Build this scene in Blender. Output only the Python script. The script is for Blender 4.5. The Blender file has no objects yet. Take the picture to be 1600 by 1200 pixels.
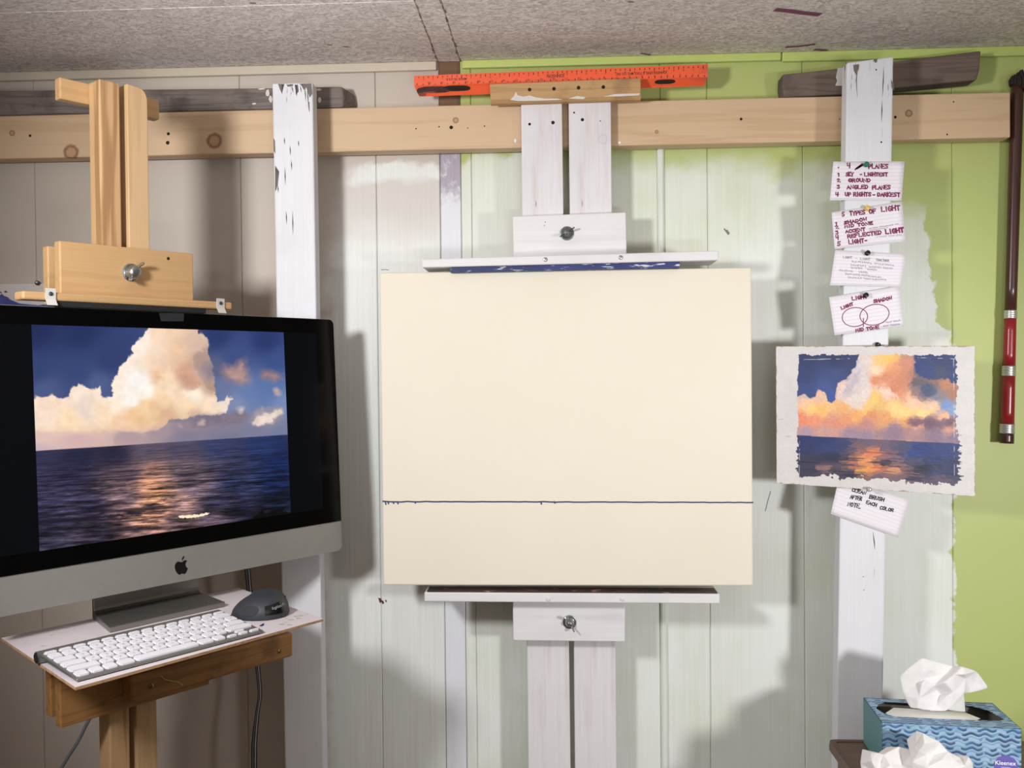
import bpy, bmesh, math, random
import numpy as np
from mathutils import Vector, Matrix
random.seed(7); RNG = np.random.RandomState(11)
sc = bpy.context.scene
COL = sc.collection

# ------------------------------------------------------------------ camera, light, exposure
F = 1442.56; PITCH = 0.014789; YAW = 0.048862; ROLL = 0.009432
CAM = Vector((0.0, -1.86468, 1.5))
fw = Vector((-math.sin(YAW)*math.cos(PITCH), math.cos(YAW)*math.cos(PITCH), -math.sin(PITCH)))
r0 = Vector((math.cos(YAW), math.sin(YAW), 0)); u0 = r0.cross(fw)
rt = math.cos(ROLL)*r0 - math.sin(ROLL)*u0
up = math.cos(ROLL)*u0 + math.sin(ROLL)*r0
cd = bpy.data.cameras.new('camera'); cam = bpy.data.objects.new('camera', cd); COL.objects.link(cam)
cd.sensor_width = 36; cd.lens = 36*F/1600; cd.clip_start = .02
cam.matrix_world = Matrix(((rt.x, up.x, -fw.x, CAM.x), (rt.y, up.y, -fw.y, CAM.y), (rt.z, up.z, -fw.z, CAM.z), (0, 0, 0, 1)))
sc.camera = cam
sc.view_settings.view_transform = 'Standard'; sc.view_settings.look = 'None'
sc.view_settings.gamma = 1; sc.view_settings.use_curve_mapping = False
sc.view_settings.exposure = 0.0

world = bpy.data.worlds.new('world'); sc.world = world; world.use_nodes = True
world.node_tree.nodes['Background'].inputs[0].default_value = (.9, .95, 1, 1)
world.node_tree.nodes['Background'].inputs[1].default_value = .03

def spot(name, loc, aim, power, color, size_deg, blend, radius):
    l = bpy.data.lights.new(name, 'SPOT'); l.energy = power; l.color = color
    l.spot_size = math.radians(size_deg); l.spot_blend = blend; l.shadow_soft_size = radius
    o = bpy.data.objects.new(name, l); COL.objects.link(o); o.location = loc
    o.rotation_euler = (Vector(aim)-Vector(loc)).to_track_quat('-Z', 'Y').to_euler()
    return o
spot('left_lamp', (-.79, -1.42, 1.78), (0.06, 0, 1.55), 63, (.985, .99, 1), 110, .7, .085)
spot('right_lamp', (1.38, -1.80, 1.34), (.62, 0, 1.12), 98, (.985, .99, 1), 64, .9, .09)
# unseen fill light, added to brighten the ceiling and bounce into the room
room = bpy.data.lights.new('ceiling_fill', 'AREA'); room.energy = 24; room.color = (.92, .96, 1); room.shape = 'DISK'; room.size = .5
ro = bpy.data.objects.new('ceiling_fill', room); COL.objects.link(ro); ro.location = (.3, -2.3, 1.1); ro.rotation_euler = (math.pi, 0, 0)

# ------------------------------------------------------------------ measuring: where a sight line meets a real plane
def ray(x, y): return fw*F + rt*(x-800) - up*(y-600)
WY = .05                                             # the wall's face; beam, posts and easel stand off it
def hitY(x, y, Y=.05):
    d = ray(x, y); return CAM + d*((Y-CAM.y)/d.y)
def hitZ(x, y, Z):
    d = ray(x, y); return CAM + d*((Z-CAM.z)/d.z)
def hitP(x, y, O, n):
    d = ray(x, y); return CAM + d*((O-CAM).dot(n)/d.dot(n))

# ------------------------------------------------------------------ mesh builder
class MB:
    def __init__(s): s.v = []; s.f = []
    def add(s, vs, fs):
        b = len(s.v); s.v += [tuple(v) for v in vs]; s.f += [tuple(i+b for i in f) for f in fs]; return s
    def box(s, a, b):
        x0, y0, z0 = a; x1, y1, z1 = b
        x0, x1 = min(x0, x1), max(x0, x1); y0, y1 = min(y0, y1), max(y0, y1); z0, z1 = min(z0, z1), max(z0, z1)
        return s.add([(x0,y0,z0),(x1,y0,z0),(x1,y1,z0),(x0,y1,z0),(x0,y0,z1),(x1,y0,z1),(x1,y1,z1),(x0,y1,z1)],
            [(0,3,2,1),(4,5,6,7),(0,1,5,4),(1,2,6,5),(2,3,7,6),(3,0,4,7)])
    def slab(s, front, back):
        # two loops of equal length, front counter-clockwise seen from the front
        n = len(front); vs = list(front)+list(back)
        fs = [tuple(range(n)), tuple(range(2*n-1, n-1, -1))]
        fs += [(i, n+i, n+(i+1) % n, (i+1) % n) for i in range(n)]
        return s.add(vs, fs)
    def pxslab(s, px, yf, yb):
        # outline measured on the plane y = yf, straight sides back to y = yb
        fr = [hitY(x, y, yf) for x, y in px]
        return s.slab(fr, [Vector((p.x, yb, p.z)) for p in fr])
    def tube(s, pts, r, n=10, caps=True):
        pts = [Vector(p) for p in pts]; b = len(s.v); m = len(pts)
        rs = r if isinstance(r, (list, tuple)) else [r]*m
        t = (pts[1]-pts[0]).normalized(); a = t.orthogonal().normalized()
        for i, p in enumerate(pts):
            t = (pts[min(i+1, m-1)]-pts[max(i-1, 0)]).normalized()
            a = (a - t*a.dot(t)).normalized(); c = t.cross(a)
            for k in range(n):
                q = 2*math.pi*k/n; s.v.append(tuple(p + (a*math.cos(q)+c*math.sin(q))*rs[i]))
        for i in range(m-1):
            for k in range(n):
                s.f.append((b+i*n+k, b+i*n+(k+1) % n, b+(i+1)*n+(k+1) % n, b+(i+1)*n+k))
        if caps:
            s.f.append(tuple(b+k for k in range(n-1, -1, -1))); s.f.append(tuple(b+(m-1)*n+k for k in range(n)))
        return s
    def lathe(s, prof, O, ax, n=20):
        # prof: (radius, height along ax)
        O = Vector(O); ax = Vector(ax).normalized(); a = ax.orthogonal().normalized(); c = ax.cross(a); b = len(s.v)
        for r, h in prof:
            for k in range(n):
                q = 2*math.pi*k/n; s.v.append(tuple(O + ax*h + (a*math.cos(q)+c*math.sin(q))*max(r, 1e-5)))
        for i in range(len(prof)-1):
            for k in range(n):
                s.f.append((b+i*n+k, b+i*n+(k+1) % n, b+(i+1)*n+(k+1) % n, b+(i+1)*n+k))
        s.f.append(tuple(b+k for k in range(n-1, -1, -1))); s.f.append(tuple(b+(len(prof)-1)*n+k for k in range(n)))
        return s

FRAME = {}                                           # parent name -> (location, rotation about z)
def w2l(p, par):
    L, a = FRAME.get(par.name, (Vector(), 0)); d = Vector(p)-L
    return Vector((d.x*math.cos(a)+d.y*math.sin(a), -d.x*math.sin(a)+d.y*math.cos(a), d.z))
def tag(o, label, cat, group=None, kind=None):
    if label: o['label'] = label
    if cat: o['category'] = cat
    if group: o['group'] = group
    if kind: o['kind'] = kind
    return o
def thing(name, label, cat, loc=(0, 0, 0), rz=0, group=None):
    o = bpy.data.objects.new(name, None); COL.objects.link(o); o.empty_display_size = .05
    o.location = loc; o.rotation_euler = (0, 0, rz); FRAME[o.name] = (Vector(loc), rz)
    return tag(o, label, cat, group)
def obj(name, mb, mat, parent=None, bevel=0, smooth=False, local=False, seg=2, label=None, flip=True):
    """ONE mesh object. World coordinates unless local=True (then in the parent's frame)."""
    vs = [Vector(v) for v in mb.v]
    if parent is not None and not local: vs = [w2l(v, parent) for v in vs]
    lo = Vector([min(v[i] for v in vs) for i in range(3)]); hi = Vector([max(v[i] for v in vs) for i in range(3)])
    c = (lo+hi)/2
    if parent is None: c.z = lo.z
    me = bpy.data.meshes.new(name); me.from_pydata([tuple(v-c) for v in vs], [], mb.f)
    if flip:
        bm = bmesh.new(); bm.from_mesh(me); bmesh.ops.recalc_face_normals(bm, faces=bm.faces); bm.to_mesh(me); bm.free()
    for m in (mat if isinstance(mat, (list, tuple)) else [mat]): me.materials.append(m)
    o = bpy.data.objects.new(name, me); COL.objects.link(o); o.location = c
    # where the mesh frame sits in the world, for its own children
    if parent is None: FRAME[o.name] = (c, 0)
    else:
        o.parent = parent; L, a = FRAME.get(parent.name, (Vector(), 0))
        FRAME[o.name] = (L + Vector((c.x*math.cos(a)-c.y*math.sin(a), c.x*math.sin(a)+c.y*math.cos(a), c.z)), a)
    if smooth:
        for p in me.polygons: p.use_smooth = True
    if bevel:
        m = o.modifiers.new('bevel', 'BEVEL'); m.width = bevel; m.segments = seg; m.limit_method = 'ANGLE'; m.angle_limit = .6
        m.harden_normals = False
    if label: o['label'] = label
    return o

# ------------------------------------------------------------------ materials
def lin(c): return tuple(((v/255)/12.92 if v/255 <= .04045 else ((v/255+.055)/1.055)**2.4) for v in c[:3])+(1,)
class NT:
    def __init__(s, name, rough=.6, metal=0, spec=.5):
        s.m = bpy.data.materials.new(name); s.m.use_nodes = True; s.t = s.m.node_tree; s.b = s.t.nodes['Principled BSDF']
        s.b.inputs['Roughness'].default_value = rough; s.b.inputs['Metallic'].default_value = metal
        s.b.inputs['Specular IOR Level'].default_value = spec
    def n(s, typ, **k):
        x = s.t.nodes.new('ShaderNode'+typ)
        for a, v in k.items(): setattr(x, a, v)
        return x
    def set(s, sock, v):
        if isinstance(v, bpy.types.NodeSocket): s.t.links.new(v, sock)
        elif isinstance(v, (tuple, list)) and len(v) == 3 and sock.type == 'RGBA': sock.default_value = (*v, 1)
        else: sock.default_value = v
    def math(s, op, a, b=0.0, clamp=False):
        x = s.n('Math', operation=op, use_clamp=clamp); s.set(x.inputs[0], a); s.set(x.inputs[1], b); return x.outputs[0]
    def pos(s):
        return s.n('NewGeometry').outputs['Position']
    def obj(s): return s.n('TexCoord').outputs['Object']
    def scale(s, v, sc_, off=(0, 0, 0)):
        x = s.n('Mapping'); s.set(x.inputs['Vector'], v); x.inputs['Scale'].default_value = sc_; x.inputs['Location'].default_value = off; return x.outputs[0]
    def noise(s, v, scale=5, detail=4, rough=.5, dist=0, out=0):
        x = s.n('TexNoise'); s.set(x.inputs['Vector'], v); x.inputs['Scale'].default_value = scale; x.inputs['Detail'].default_value = detail
        x.inputs['Roughness'].default_value = rough; x.inputs['Distortion'].default_value = dist; return x.outputs[out]
    def ramp(s, f, stops, interp='LINEAR'):
        x = s.n('ValToRGB'); s.set(x.inputs[0], f); r = x.color_ramp; r.interpolation = interp
        while len(r.elements) < len(stops): r.elements.new(.5)
        for e, (p, c) in zip(r.elements, stops): e.position = p; e.color = c if len(c) == 4 else (*c, 1)
        return x.outputs[0]
    def step(s, f, a, b):
        x = s.n('MapRange', interpolation_type='SMOOTHSTEP'); s.set(x.inputs[0], f); s.set(x.inputs[1], a); s.set(x.inputs[2], b); return x.outputs[0]
    def mix(s, f, a, b, mode='MIX'):
        x = s.n('Mix', data_type='RGBA', blend_type=mode); s.set(x.inputs[0], f); s.set(x.inputs[6], a); s.set(x.inputs[7], b); return x.outputs[2]
    def xyz(s, v):
        x = s.n('SeparateXYZ'); s.set(x.inputs[0], v); return x.outputs
    def bump(s, h, strength=.2, dist=.001):
        x = s.n('Bump'); x.inputs['Strength'].default_value = strength; x.inputs['Distance'].default_value = dist; s.set(x.inputs['Height'], h)
        s.t.links.new(x.outputs[0], s.b.inputs['Normal']); return s
    def base(s, c): s.set(s.b.inputs['Base Color'], c); return s.m
def g3(v): return (v, v, v, 1)

def plain(name, rgb, rough=.6, metal=0, var=.06, spec=.5):
    k = NT(name, rough, metal, spec); c = lin(rgb)
    n = k.noise(k.obj(), 60, 3)
    return k.base(k.mix(n, tuple(x*(1-var) for x in c[:3])+(1,), tuple(min(1, x*(1+var)) for x in c[:3])+(1,)))

def wood(name, light, dark, axis=0, knots=(), rough=.55, fine=1.0, dirt=None, ring=6.0, figure=.30):
    """pine: long fibres and cathedral figure along one axis; knots in the object's own coordinates"""
    k = NT(name, rough); o = k.obj()
    s1 = [22, 22, 22]; s1[axis] = 1.3
    s2 = [420, 420, 420]; s2[axis] = 9
    w = k.noise(k.scale(o, s1), 1, 3, .5, .6)
    rings = k.n('Math', operation='SINE'); k.set(rings.inputs[0], k.math('MULTIPLY', w, ring*6.28))
    rg = k.step(rings.outputs[0], .1, 1.0)
    fib = k.noise(k.scale(o, s2), 1, 3, .6)
    f = k.math('ADD', k.math('MULTIPLY', rg, figure), k.math('MULTIPLY', fib, .62*fine))
    col = k.mix(k.step(f, .1, 1.05), lin(light), lin(dark))
    for (p, r) in knots:
        v = k.n('VectorMath', operation='SUBTRACT'); k.set(v.inputs[0], o); v.inputs[1].default_value = p
        l = k.n('VectorMath', operation='LENGTH'); k.set(l.inputs[0], v.outputs[0])
        d = k.math('ADD', l.outputs['Value'], k.math('MULTIPLY', k.noise(o, 160, 2), r*.35))
        rim = k.math('SUBTRACT', k.step(d, r*1.3, r*1.0), k.step(d, r*.95, r*.65))
        col = k.mix(k.math('MULTIPLY', k.step(d, r*1.15, r*.9), .55), col, lin((dark[0]*.88, dark[1]*.74, dark[2]*.64)))
        col = k.mix(k.math('MULTIPLY', rim, .75), col, lin((dark[0]*.66, dark[1]*.52, dark[2]*.44)))
    if dirt:
        dn = k.noise(o, 14, 5, .6); col = k.mix(k.math('MULTIPLY', k.step(dn, .52, .72), dirt[1]), col, lin(dirt[0]))
    k.bump(f, .15, .0006)
    return k.base(col)

def painted_wood(name, paint, under, wear=.5, axis=2, top=None, pink=0.0):
    """white house paint on wood: brush lines, cracks and bare fibre lines, more of them near height `top` (world z)"""
    k = NT(name, .55); p = k.pos(); o = k.obj()
    sb = [260, 260, 260]; sb[axis] = 4
    sc_ = [95, 95, 95]; sc_[axis] = 7
    br = k.noise(k.scale(o, sb), 1, 3, .6)
    lo = k.noise(o, 9, 4)
    col = k.mix(br, tuple(c*.86 for c in lin(paint)[:3])+(1,), lin(paint))
    col = k.mix(k.math('MULTIPLY', k.step(lo, .45, .75), .35), col, lin([c*.88 for c in paint]))
    if pink:
        pk = k.noise(k.scale(o, [c*.35 for c in sc_]), 1, 4, .6)
        col = k.mix(k.math('MULTIPLY', k.step(pk, .5, .74), pink), col, lin(under))
    cr = k.noise(k.scale(o, sc_), 1, 6, .72, .4)
    th = .72 - .10*wear
    if top is not None:
        z = k.xyz(p)[2]; g = k.step(z, top-.10, top+.01); th = k.math('SUBTRACT', th, k.math('MULTIPLY', g, .11))
        m = k.step(cr, th, k.math('ADD', th, .03))
    else: m = k.step(cr, th, th+.03)
    col = k.mix(k.math('MULTIPLY', m, .85), col, lin([c*.45 for c in under]))
    k.bump(k.math('ADD', br, k.math('MULTIPLY', m, -1.5)), .25, .0006)
    return k.base(col)

M = {}
# wall panelling: beige on the left, lime green on the right, an uneven coat of white over the middle
def wall_paint():
    k = NT('wall_paint', .5); p = k.pos(); X = k.xyz(p); x, z = X[0], X[2]
    def curve(v, lo, hi, pts, olo, ohi):
        t = k.n('MapRange'); k.set(t.inputs[0], v); t.inputs[1].default_value = lo; t.inputs[2].default_value = hi
        c = k.n('FloatCurve'); cu = c.mapping.curves[0]; pts = sorted(((a-lo)/(hi-lo), (b-olo)/(ohi-olo)) for a, b in pts)
        while len(cu.points) < len(pts): cu.points.new(.5, .5)
        for q, (a, b) in zip(cu.points, pts): q.location = (a, b); q.handle_type = 'VECTOR'
        c.mapping.update(); k.set(c.inputs['Value'], t.outputs[0])
        return k.math('ADD', k.math('MULTIPLY', c.outputs[0], ohi-olo), olo)
    topb = curve(x, -1, 1, [(hitY(a, b).x, hitY(a, b).z) for a, b in ((500, 285), (540, 262), (575, 258), (620, 252), (650, 262), (724, 262), (740, 240), (960, 238), (1180, 236), (1215, 252), (1258, 243), (1305, 243), (1325, 296), (1392, 300), (1410, 306), (1440, 314), (1500, 330))], 1.4, 2.2)
    rb = curve(z, .5, 2.1, [(hitY(a, b).z, hitY(a, b).x) for a, b in ((1449, 300), (1446, 350), (1452, 400), (1462, 450), (1466, 500), (1486, 520), (1490, 600), (1492, 800), (1488, 900), (1494, 1000), (1488, 1200))], .5, 1.1)
    lb = curve(z, .5, 2.1, [(hitY(a, b).z, hitY(a, b).x) for a, b in ((548, 262), (525, 300), (510, 450), (500, 700), (505, 1200))], -.8, 0)
    ed = k.math('MULTIPLY', k.math('SUBTRACT', k.noise(k.scale(p, (24, 1, 26)), 1, 5, .6), .5), .06)
    ev = k.math('MULTIPLY', k.math('SUBTRACT', k.noise(k.scale(p, (16, 1, 22)), 1, 5, .6), .5), .07)
    mt = k.step(k.math('ADD', k.math('SUBTRACT', topb, z), ev), -.012, k.math('ADD', .008, k.math('MULTIPLY', k.step(x, -.08, .0), .05)))
    mr = k.step(k.math('ADD', k.math('SUBTRACT', rb, x), ed), -.003, .004)
    ml = k.step(k.math('ADD', k.math('SUBTRACT', x, lb), ed), -.02, .03)
    m = k.math('MULTIPLY', k.math('MULTIPLY', mt, mr), ml)
    streak = k.noise(k.scale(p, (170, 1, 3.5)), 1, 4, .6)
    blot = k.noise(k.scale(p, (6, 1, 4.2)), 1, 3, .55)
    thick = k.step(k.math('ADD', blot, k.math('MULTIPLY', k.math('SUBTRACT', streak, .5), .35)), .26, .62)
    low = k.step(z, 1.86, 1.62)
    thick = k.math('ADD', k.math('MULTIPLY', thick, .22), k.math('ADD', .60, k.math('MULTIPLY', low, .16)), clamp=True)
    zl = k.n('MapRange'); k.set(zl.inputs[0], k.math('ADD', z, k.math('MULTIPLY', k.math('SUBTRACT', k.noise(k.scale(p, (9, 1, 16)), 1, 4), .5), .09))); zl.inputs[1].default_value = 1.70; zl.inputs[2].default_value = 1.95
    lft = k.n('Math', operation='MULTIPLY'); rmp = k.ramp(zl.outputs[0], [(0, g3(.95)), (.25, g3(.85)), (.5, g3(.42)), (.74, g3(.36)), (.82, g3(.92)), (1, g3(.95))])
    k.set(lft.inputs[0], k.math('MULTIPLY', rmp, k.math('ADD', .72, k.math('MULTIPLY', streak, .5)))); lft.inputs[1].default_value = 1
    sel = k.step(x, hitY(703, 300).x-.001, hitY(703, 300).x+.001)
    thick = k.math('ADD', k.math('MULTIPLY', thick, sel), k.math('MULTIPLY', lft.outputs[0], k.math('SUBTRACT', 1, sel)), clamp=True)
    m = k.math('MULTIPLY', m, thick)
    right = k.step(x, hitY(703, 300).x-.001, hitY(703, 300).x+.001)
    gn = k.noise(k.scale(p, (7, 1, 5)), 1, 4)
    beige = k.mix(gn, lin((188, 176, 164)), lin((197, 185, 173)))
    lime = k.mix(gn, lin((174, 184, 108)), lin((184, 193, 121)))
    under = k.mix(right, beige, lime)
    wh = k.mix(streak, lin((221, 223, 219)), lin((231, 233, 230)))
    col = k.mix(m, under, wh)
    spk = k.step(k.noise(k.scale(p, (120, 1, 120)), 1, 2), .80, .82)
    col = k.mix(k.math('MULTIPLY', spk, .35), col, lin((120, 105, 95)))
    k.bump(k.math('ADD', k.math('MULTIPLY', streak, k.math('ADD', k.math('MULTIPLY', m, .9), .1)), k.math('MULTIPLY', k.noise(p, 60, 3), .3)), .22, .001)
    return k.base(col)
M['wall'] = wall_paint()
def ceiling_mat():
    k = NT('ceiling_texture', .8); p = k.pos()
    d = k.noise(k.scale(p, (62, 92, 1)), 1, 5, .68, 1.8)
    col = k.mix(k.step(d, .36, .62), lin((196, 184, 179)), lin((248, 239, 234)))
    col = k.mix(k.math('MULTIPLY', k.step(k.noise(p, 3.5, 4), .5, .75), .25), col, lin((190, 176, 166)))
    k.bump(d, .6, .003); return k.base(col)
M['ceiling'] = ceiling_mat()
M['ceiling_edge'] = plain('ceiling_brown_edge', (132, 102, 74), .8, var=.4)
M['trim_beige'] = plain('beige_trim', (200, 187, 168), .5)
M['trim_lime'] = plain('lime_trim', (190, 204, 116), .5)
M['floor'] = wood('floor_boards', (120, 92, 66), (88, 64, 45), 1)
M['room'] = plain('far_wall_paint', (206, 198, 186), .7)
M['brown'] = wood('brown_batten', (118, 84, 58), (88, 60, 42), 2)
M['batten_white'] = painted_wood('batten_paint', (226, 226, 228), (120, 110, 125), .9, 2, top=1.93, pink=.15)
k = NT('batten_smeared_paint', .55); p = k.pos(); z = k.xyz(p)[2]; st_ = k.noise(k.scale(p, (260, 1, 5)), 1, 4, .6); b_ = k.noise(k.scale(p, (60, 1, 40)), 1, 4, .7)
pm = k.step(k.math('ADD', z, k.math('MULTIPLY', k.math('SUBTRACT', b_, .5), .14)), 1.84, 1.90)
k.bump(st_, .3, .001); M['batten_white'] = k.base(k.mix(k.math('MULTIPLY', pm, k.step(b_, .25, .5)), k.mix(st_, lin((212, 213, 220)), lin((230, 230, 234))), k.mix(st_, lin((150, 138, 150)), lin((186, 178, 190)))))
M['dab'] = plain('white_paint_dab', (212, 206, 200), .6)
M['batten_green'] = painted_wood('half_round_paint', (226, 230, 220), (190, 200, 150), .2, 2, pink=.6)
M['post'] = painted_wood('weathered_white_paint', (226, 225, 229), (96, 88, 84), .3, 2, top=2.075)
M['easel_white'] = painted_wood('easel_white_paint', (228, 224, 226), (186, 160, 150), .12, 2, pink=.5)
M['easel_white_h'] = painted_wood('easel_white_paint_flat', (228, 226, 226), (170, 160, 160), .15, 0, pink=.25)
M['grey_timber'] = wood('grey_weathered_timber', (128, 116, 110), (86, 76, 72), 0, rough=.85, dirt=((62, 54, 52), .6), ring=9)
M['dark_timber'] = wood('dark_weathered_timber', (116, 100, 90), (88, 74, 66), 0, rough=.85, dirt=((62, 52, 46), .5), ring=9)
M['steel'] = plain('zinc_steel', (170, 172, 172), .32, 1)
M['darksteel'] = plain('dull_steel', (110, 112, 112), .38, 1)
M['hole'] = plain('dark_hole', (30, 22, 16), .9)
M['black'] = plain('black_plastic', (14, 14, 16), .35)
def canvas_mat():
    k = NT('cream_canvas', .75); o = k.obj()
    a = k.n('TexWave', wave_type='BANDS', bands_direction='X'); k.set(a.inputs['Vector'], o); a.inputs['Scale'].default_value = 160
    b = k.n('TexWave', wave_type='BANDS', bands_direction='Z'); k.set(b.inputs['Vector'], o); b.inputs['Scale'].default_value = 160
    h = k.math('ADD', a.outputs['Fac'], b.outputs['Fac'])
    n = k.noise(o, 5, 4)
    k.bump(h, .12, .0004)
    return k.base(k.mix(n, lin((226, 217, 198)), lin((231, 223, 206))))
M['canvas'] = canvas_mat()
M['blue_paint'] = plain('blue_paint_line', (40, 52, 96), .5)
def lip_mat(name, a, b, c, th=.60):
    k = NT(name, .55); o = k.obj(); n = k.noise(k.scale(o, (30, 60, 200)), 1, 5, .65)
    x = k.noise(k.scale(o, (9, 9, 9)), 1, 3)
    col = k.mix(k.step(x, .42, .6), lin(a), lin(b)); col = k.mix(k.step(n, th, th+.06), col, lin(c)); k.bump(n, .3, .001)
    return k.base(col)
M['lip_blue'] = lip_mat('blue_smeared_edge', (30, 40, 92), (44, 54, 112), (205, 205, 208), .57)
M['lip_brown'] = lip_mat('dried_paint_crust', (70, 48, 42), (52, 40, 40), (170, 130, 110), .60)
M['paper'] = None
def paper_mat():
    k = NT('ruled_card', .7); uv = k.n('TexCoord').outputs['UV']; v = k.xyz(uv)[1]
    f = k.n('Math', operation='FRACT'); k.set(f.inputs[0], k.math('MULTIPLY', v, 10.5))
    l = k.math('SUBTRACT', 1, k.step(k.math('ABSOLUTE', k.math('SUBTRACT', f.outputs[0], .5)), .04, .11))
    l = k.math('MULTIPLY', l, k.step(v, .93, .90))
    return k.base(k.mix(k.math('MULTIPLY', l, .42), lin((230, 224, 229)), lin((186, 182, 200))))
M['paper'] = paper_mat()
M['ink'] = plain('magenta_marker', (122, 20, 76), .6)
M['pencil'] = plain('grey_pencil', (138, 132, 140), .6)
M['blackink'] = plain('black_marker', (28, 28, 36), .6)

# ------------------------------------------------------------------ writing: single-stroke capitals
G = {'A': [[(0,0),(.5,1),(1,0)],[(.2,.4),(.8,.4)]], 'B': [[(0,0),(0,1),(.7,1),(.9,.8),(.7,.55),(0,.52)],[(.7,.55),(1,.3),(.8,0),(0,0)]],
 'C': [[(1,.85),(.6,1),(.15,.8),(0,.5),(.15,.15),(.6,0),(1,.12)]], 'D': [[(0,0),(0,1),(.6,.95),(1,.5),(.6,.05),(0,0)]],
 'E': [[(1,1),(0,1),(0,0),(1,0)],[(0,.52),(.75,.52)]], 'F': [[(1,1),(0,1),(0,0)],[(0,.52),(.7,.52)]],
 'G': [[(1,.85),(.55,1),(.1,.75),(0,.4),(.25,.03),(.7,0),(1,.2),(1,.45),(.6,.45)]], 'H': [[(0,0),(0,1)],[(1,0),(1,1)],[(0,.5),(1,.5)]],
 'I': [[(.5,0),(.5,1)]], 'J': [[(.8,1),(.8,.2),(.4,0),(0,.2)]], 'K': [[(0,0),(0,1)],[(.95,1),(0,.45),(1,0)]], 'L': [[(0,1),(0,0),(.9,0)]],
 'M': [[(0,0),(.1,1),(.5,.3),(.9,1),(1,0)]], 'N': [[(0,0),(0,1),(1,0),(1,1)]], 'O': [[(.5,1),(.1,.8),(0,.45),(.25,.03),(.7,.02),(1,.45),(.88,.85),(.5,1)]],
 'P': [[(0,0),(0,1),(.7,1),(1,.75),(.7,.48),(0,.45)]], 'Q': [[(.5,1),(0,.5),(.5,0),(1,.5),(.5,1)],[(.6,.3),(1,0)]],
 'R': [[(0,0),(0,1),(.7,1),(.95,.75),(.6,.5),(0,.48)],[(.5,.5),(1,0)]], 'S': [[(1,.88),(.6,1),(.1,.85),(.15,.6),(.85,.42),(.95,.15),(.5,0),(0,.12)]],
 'T': [[(0,1),(1,1)],[(.5,1),(.5,0)]], 'U': [[(0,1),(.05,.2),(.5,0),(.95,.2),(1,1)]], 'V': [[(0,1),(.5,0),(1,1)]], 'W': [[(0,1),(.2,0),(.5,.7),(.8,0),(1,1)]],
 'X': [[(0,0),(1,1)],[(0,1),(1,0)]], 'Y': [[(0,1),(.5,.5),(1,1)],[(.5,.5),(.35,0)]], 'Z': [[(0,1),(1,1),(0,0),(1,0)]],
 '0': [[(.5,1),(.05,.5),(.5,0),(.95,.5),(.5,1)]], '1': [[(.3,.8),(.55,1),(.5,0)]], '2': [[(.05,.8),(.5,1),(.9,.75),(.05,0),(1,0)]],
 '3': [[(.05,.9),(.7,1),(.85,.75),(.4,.55),(.9,.3),(.6,0),(0,.1)]], '4': [[(.1,1),(.05,.45),(.9,.5)],[(.85,1),(.7,0)]],
 '5': [[(.95,1),(.2,1),(.1,.55),(.7,.55),(.85,.2),(.4,0),(0,.1)]], '6': [[(.8,1),(.1,.5),(.2,.05),(.8,.05),(.85,.4),(.15,.45)]],
 '7': [[(0,1),(1,1),(.35,0)]], '8': [[(.5,.52),(.1,.8),(.5,1),(.9,.8),(.5,.52),(0,.2),(.5,0),(1,.2),(.5,.52)]], '9': [[(.9,.6),(.2,.55),(.15,.95),(.8,.95),(.8,0)]],
 '-': [[(.1,.45),(.8,.45)]], '.': [[(.3,0),(.42,.06)]], ',': [[(.4,.1),(.3,-.1)]], '=': [[(.1,.35),(.9,.35)],[(.1,.65),(.9,.65)]], ';': [[(.4,.1),(.3,-.1)],[(.4,.5),(.45,.6)]],
 '[': [[(.7,1),(.3,1),(.3,0),(.7,0)]], ']': [[(.3,1),(.7,1),(.7,0),(.3,0)]], '/': [[(.1,0),(.9,1)]], '\\': [[(.1,1),(.9,0)]], "'": [[(.5,1),(.45,.7)]], '`': [[(.4,1),(.6,.8)]], '&': [[(1,0),(.2,.8),(.5,1),(.7,.8),(.1,.3),(.4,0),(.9,.4)]], '"': [[(.3,1),(.3,.7)],[(.6,1),(.6,.7)]]}
def strokes(text, a, b, h, jit=.045, gap=.42):
    """polylines for text whose baseline runs from 2D point a to b (y up), capital height h"""
    a, b = Vector(a), Vector(b); d = (b-a); L = d.length; d.normalize(); n = Vector((-d.y, d.x))
    adv = [(.5 if c in ' I.,1\'' else 1.0) for c in text]; tot = sum(adv)+gap*(len(text)-1); s = L/max(tot, .1); x = 0; out = []
    for c, w in zip(text, adv):
        if c != ' ':
            hh = h*(1+random.uniform(-jit, jit)*1.6); dy = random.uniform(-jit, jit)*h
            for st in G.get(c, []):
                out.append([a + d*(s*(x+(px-.5)*1.0*(1 if w == 1 else 1)+w/2 + random.uniform(-jit, jit)*.6)) + n*(dy+py*hh+random.uniform(-jit, jit)*h*.5) for px, py in st])
        x += w+gap
    return out
def ribbons(mb, polys, width, place, taper=False):
    """flat pen strokes: place(x, y) -> 3D point"""
    for pl in polys:
        b = len(mb.v); m = len(pl)
        for i, p in enumerate(pl):
            t = (pl[min(i+1, m-1)]-pl[max(i-1, 0)])
            if t.length < 1e-9: t = Vector((1, 0))
            t.normalize(); tw_ = (1-abs(2*i/(m-1)-1))*.9+.1 if taper else 1; n = Vector((-t.y, t.x))*width/2*tw_
            e = t*width/2*(-1 if i == 0 else 1 if i == m-1 else 0)
            mb.v.append(tuple(place(*(p+n+e)))); mb.v.append(tuple(place(*(p-n+e))))
        for i in range(m-1): mb.f.append((b+2*i, b+2*i+1, b+2*i+3, b+2*i+2))
    return mb
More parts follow.
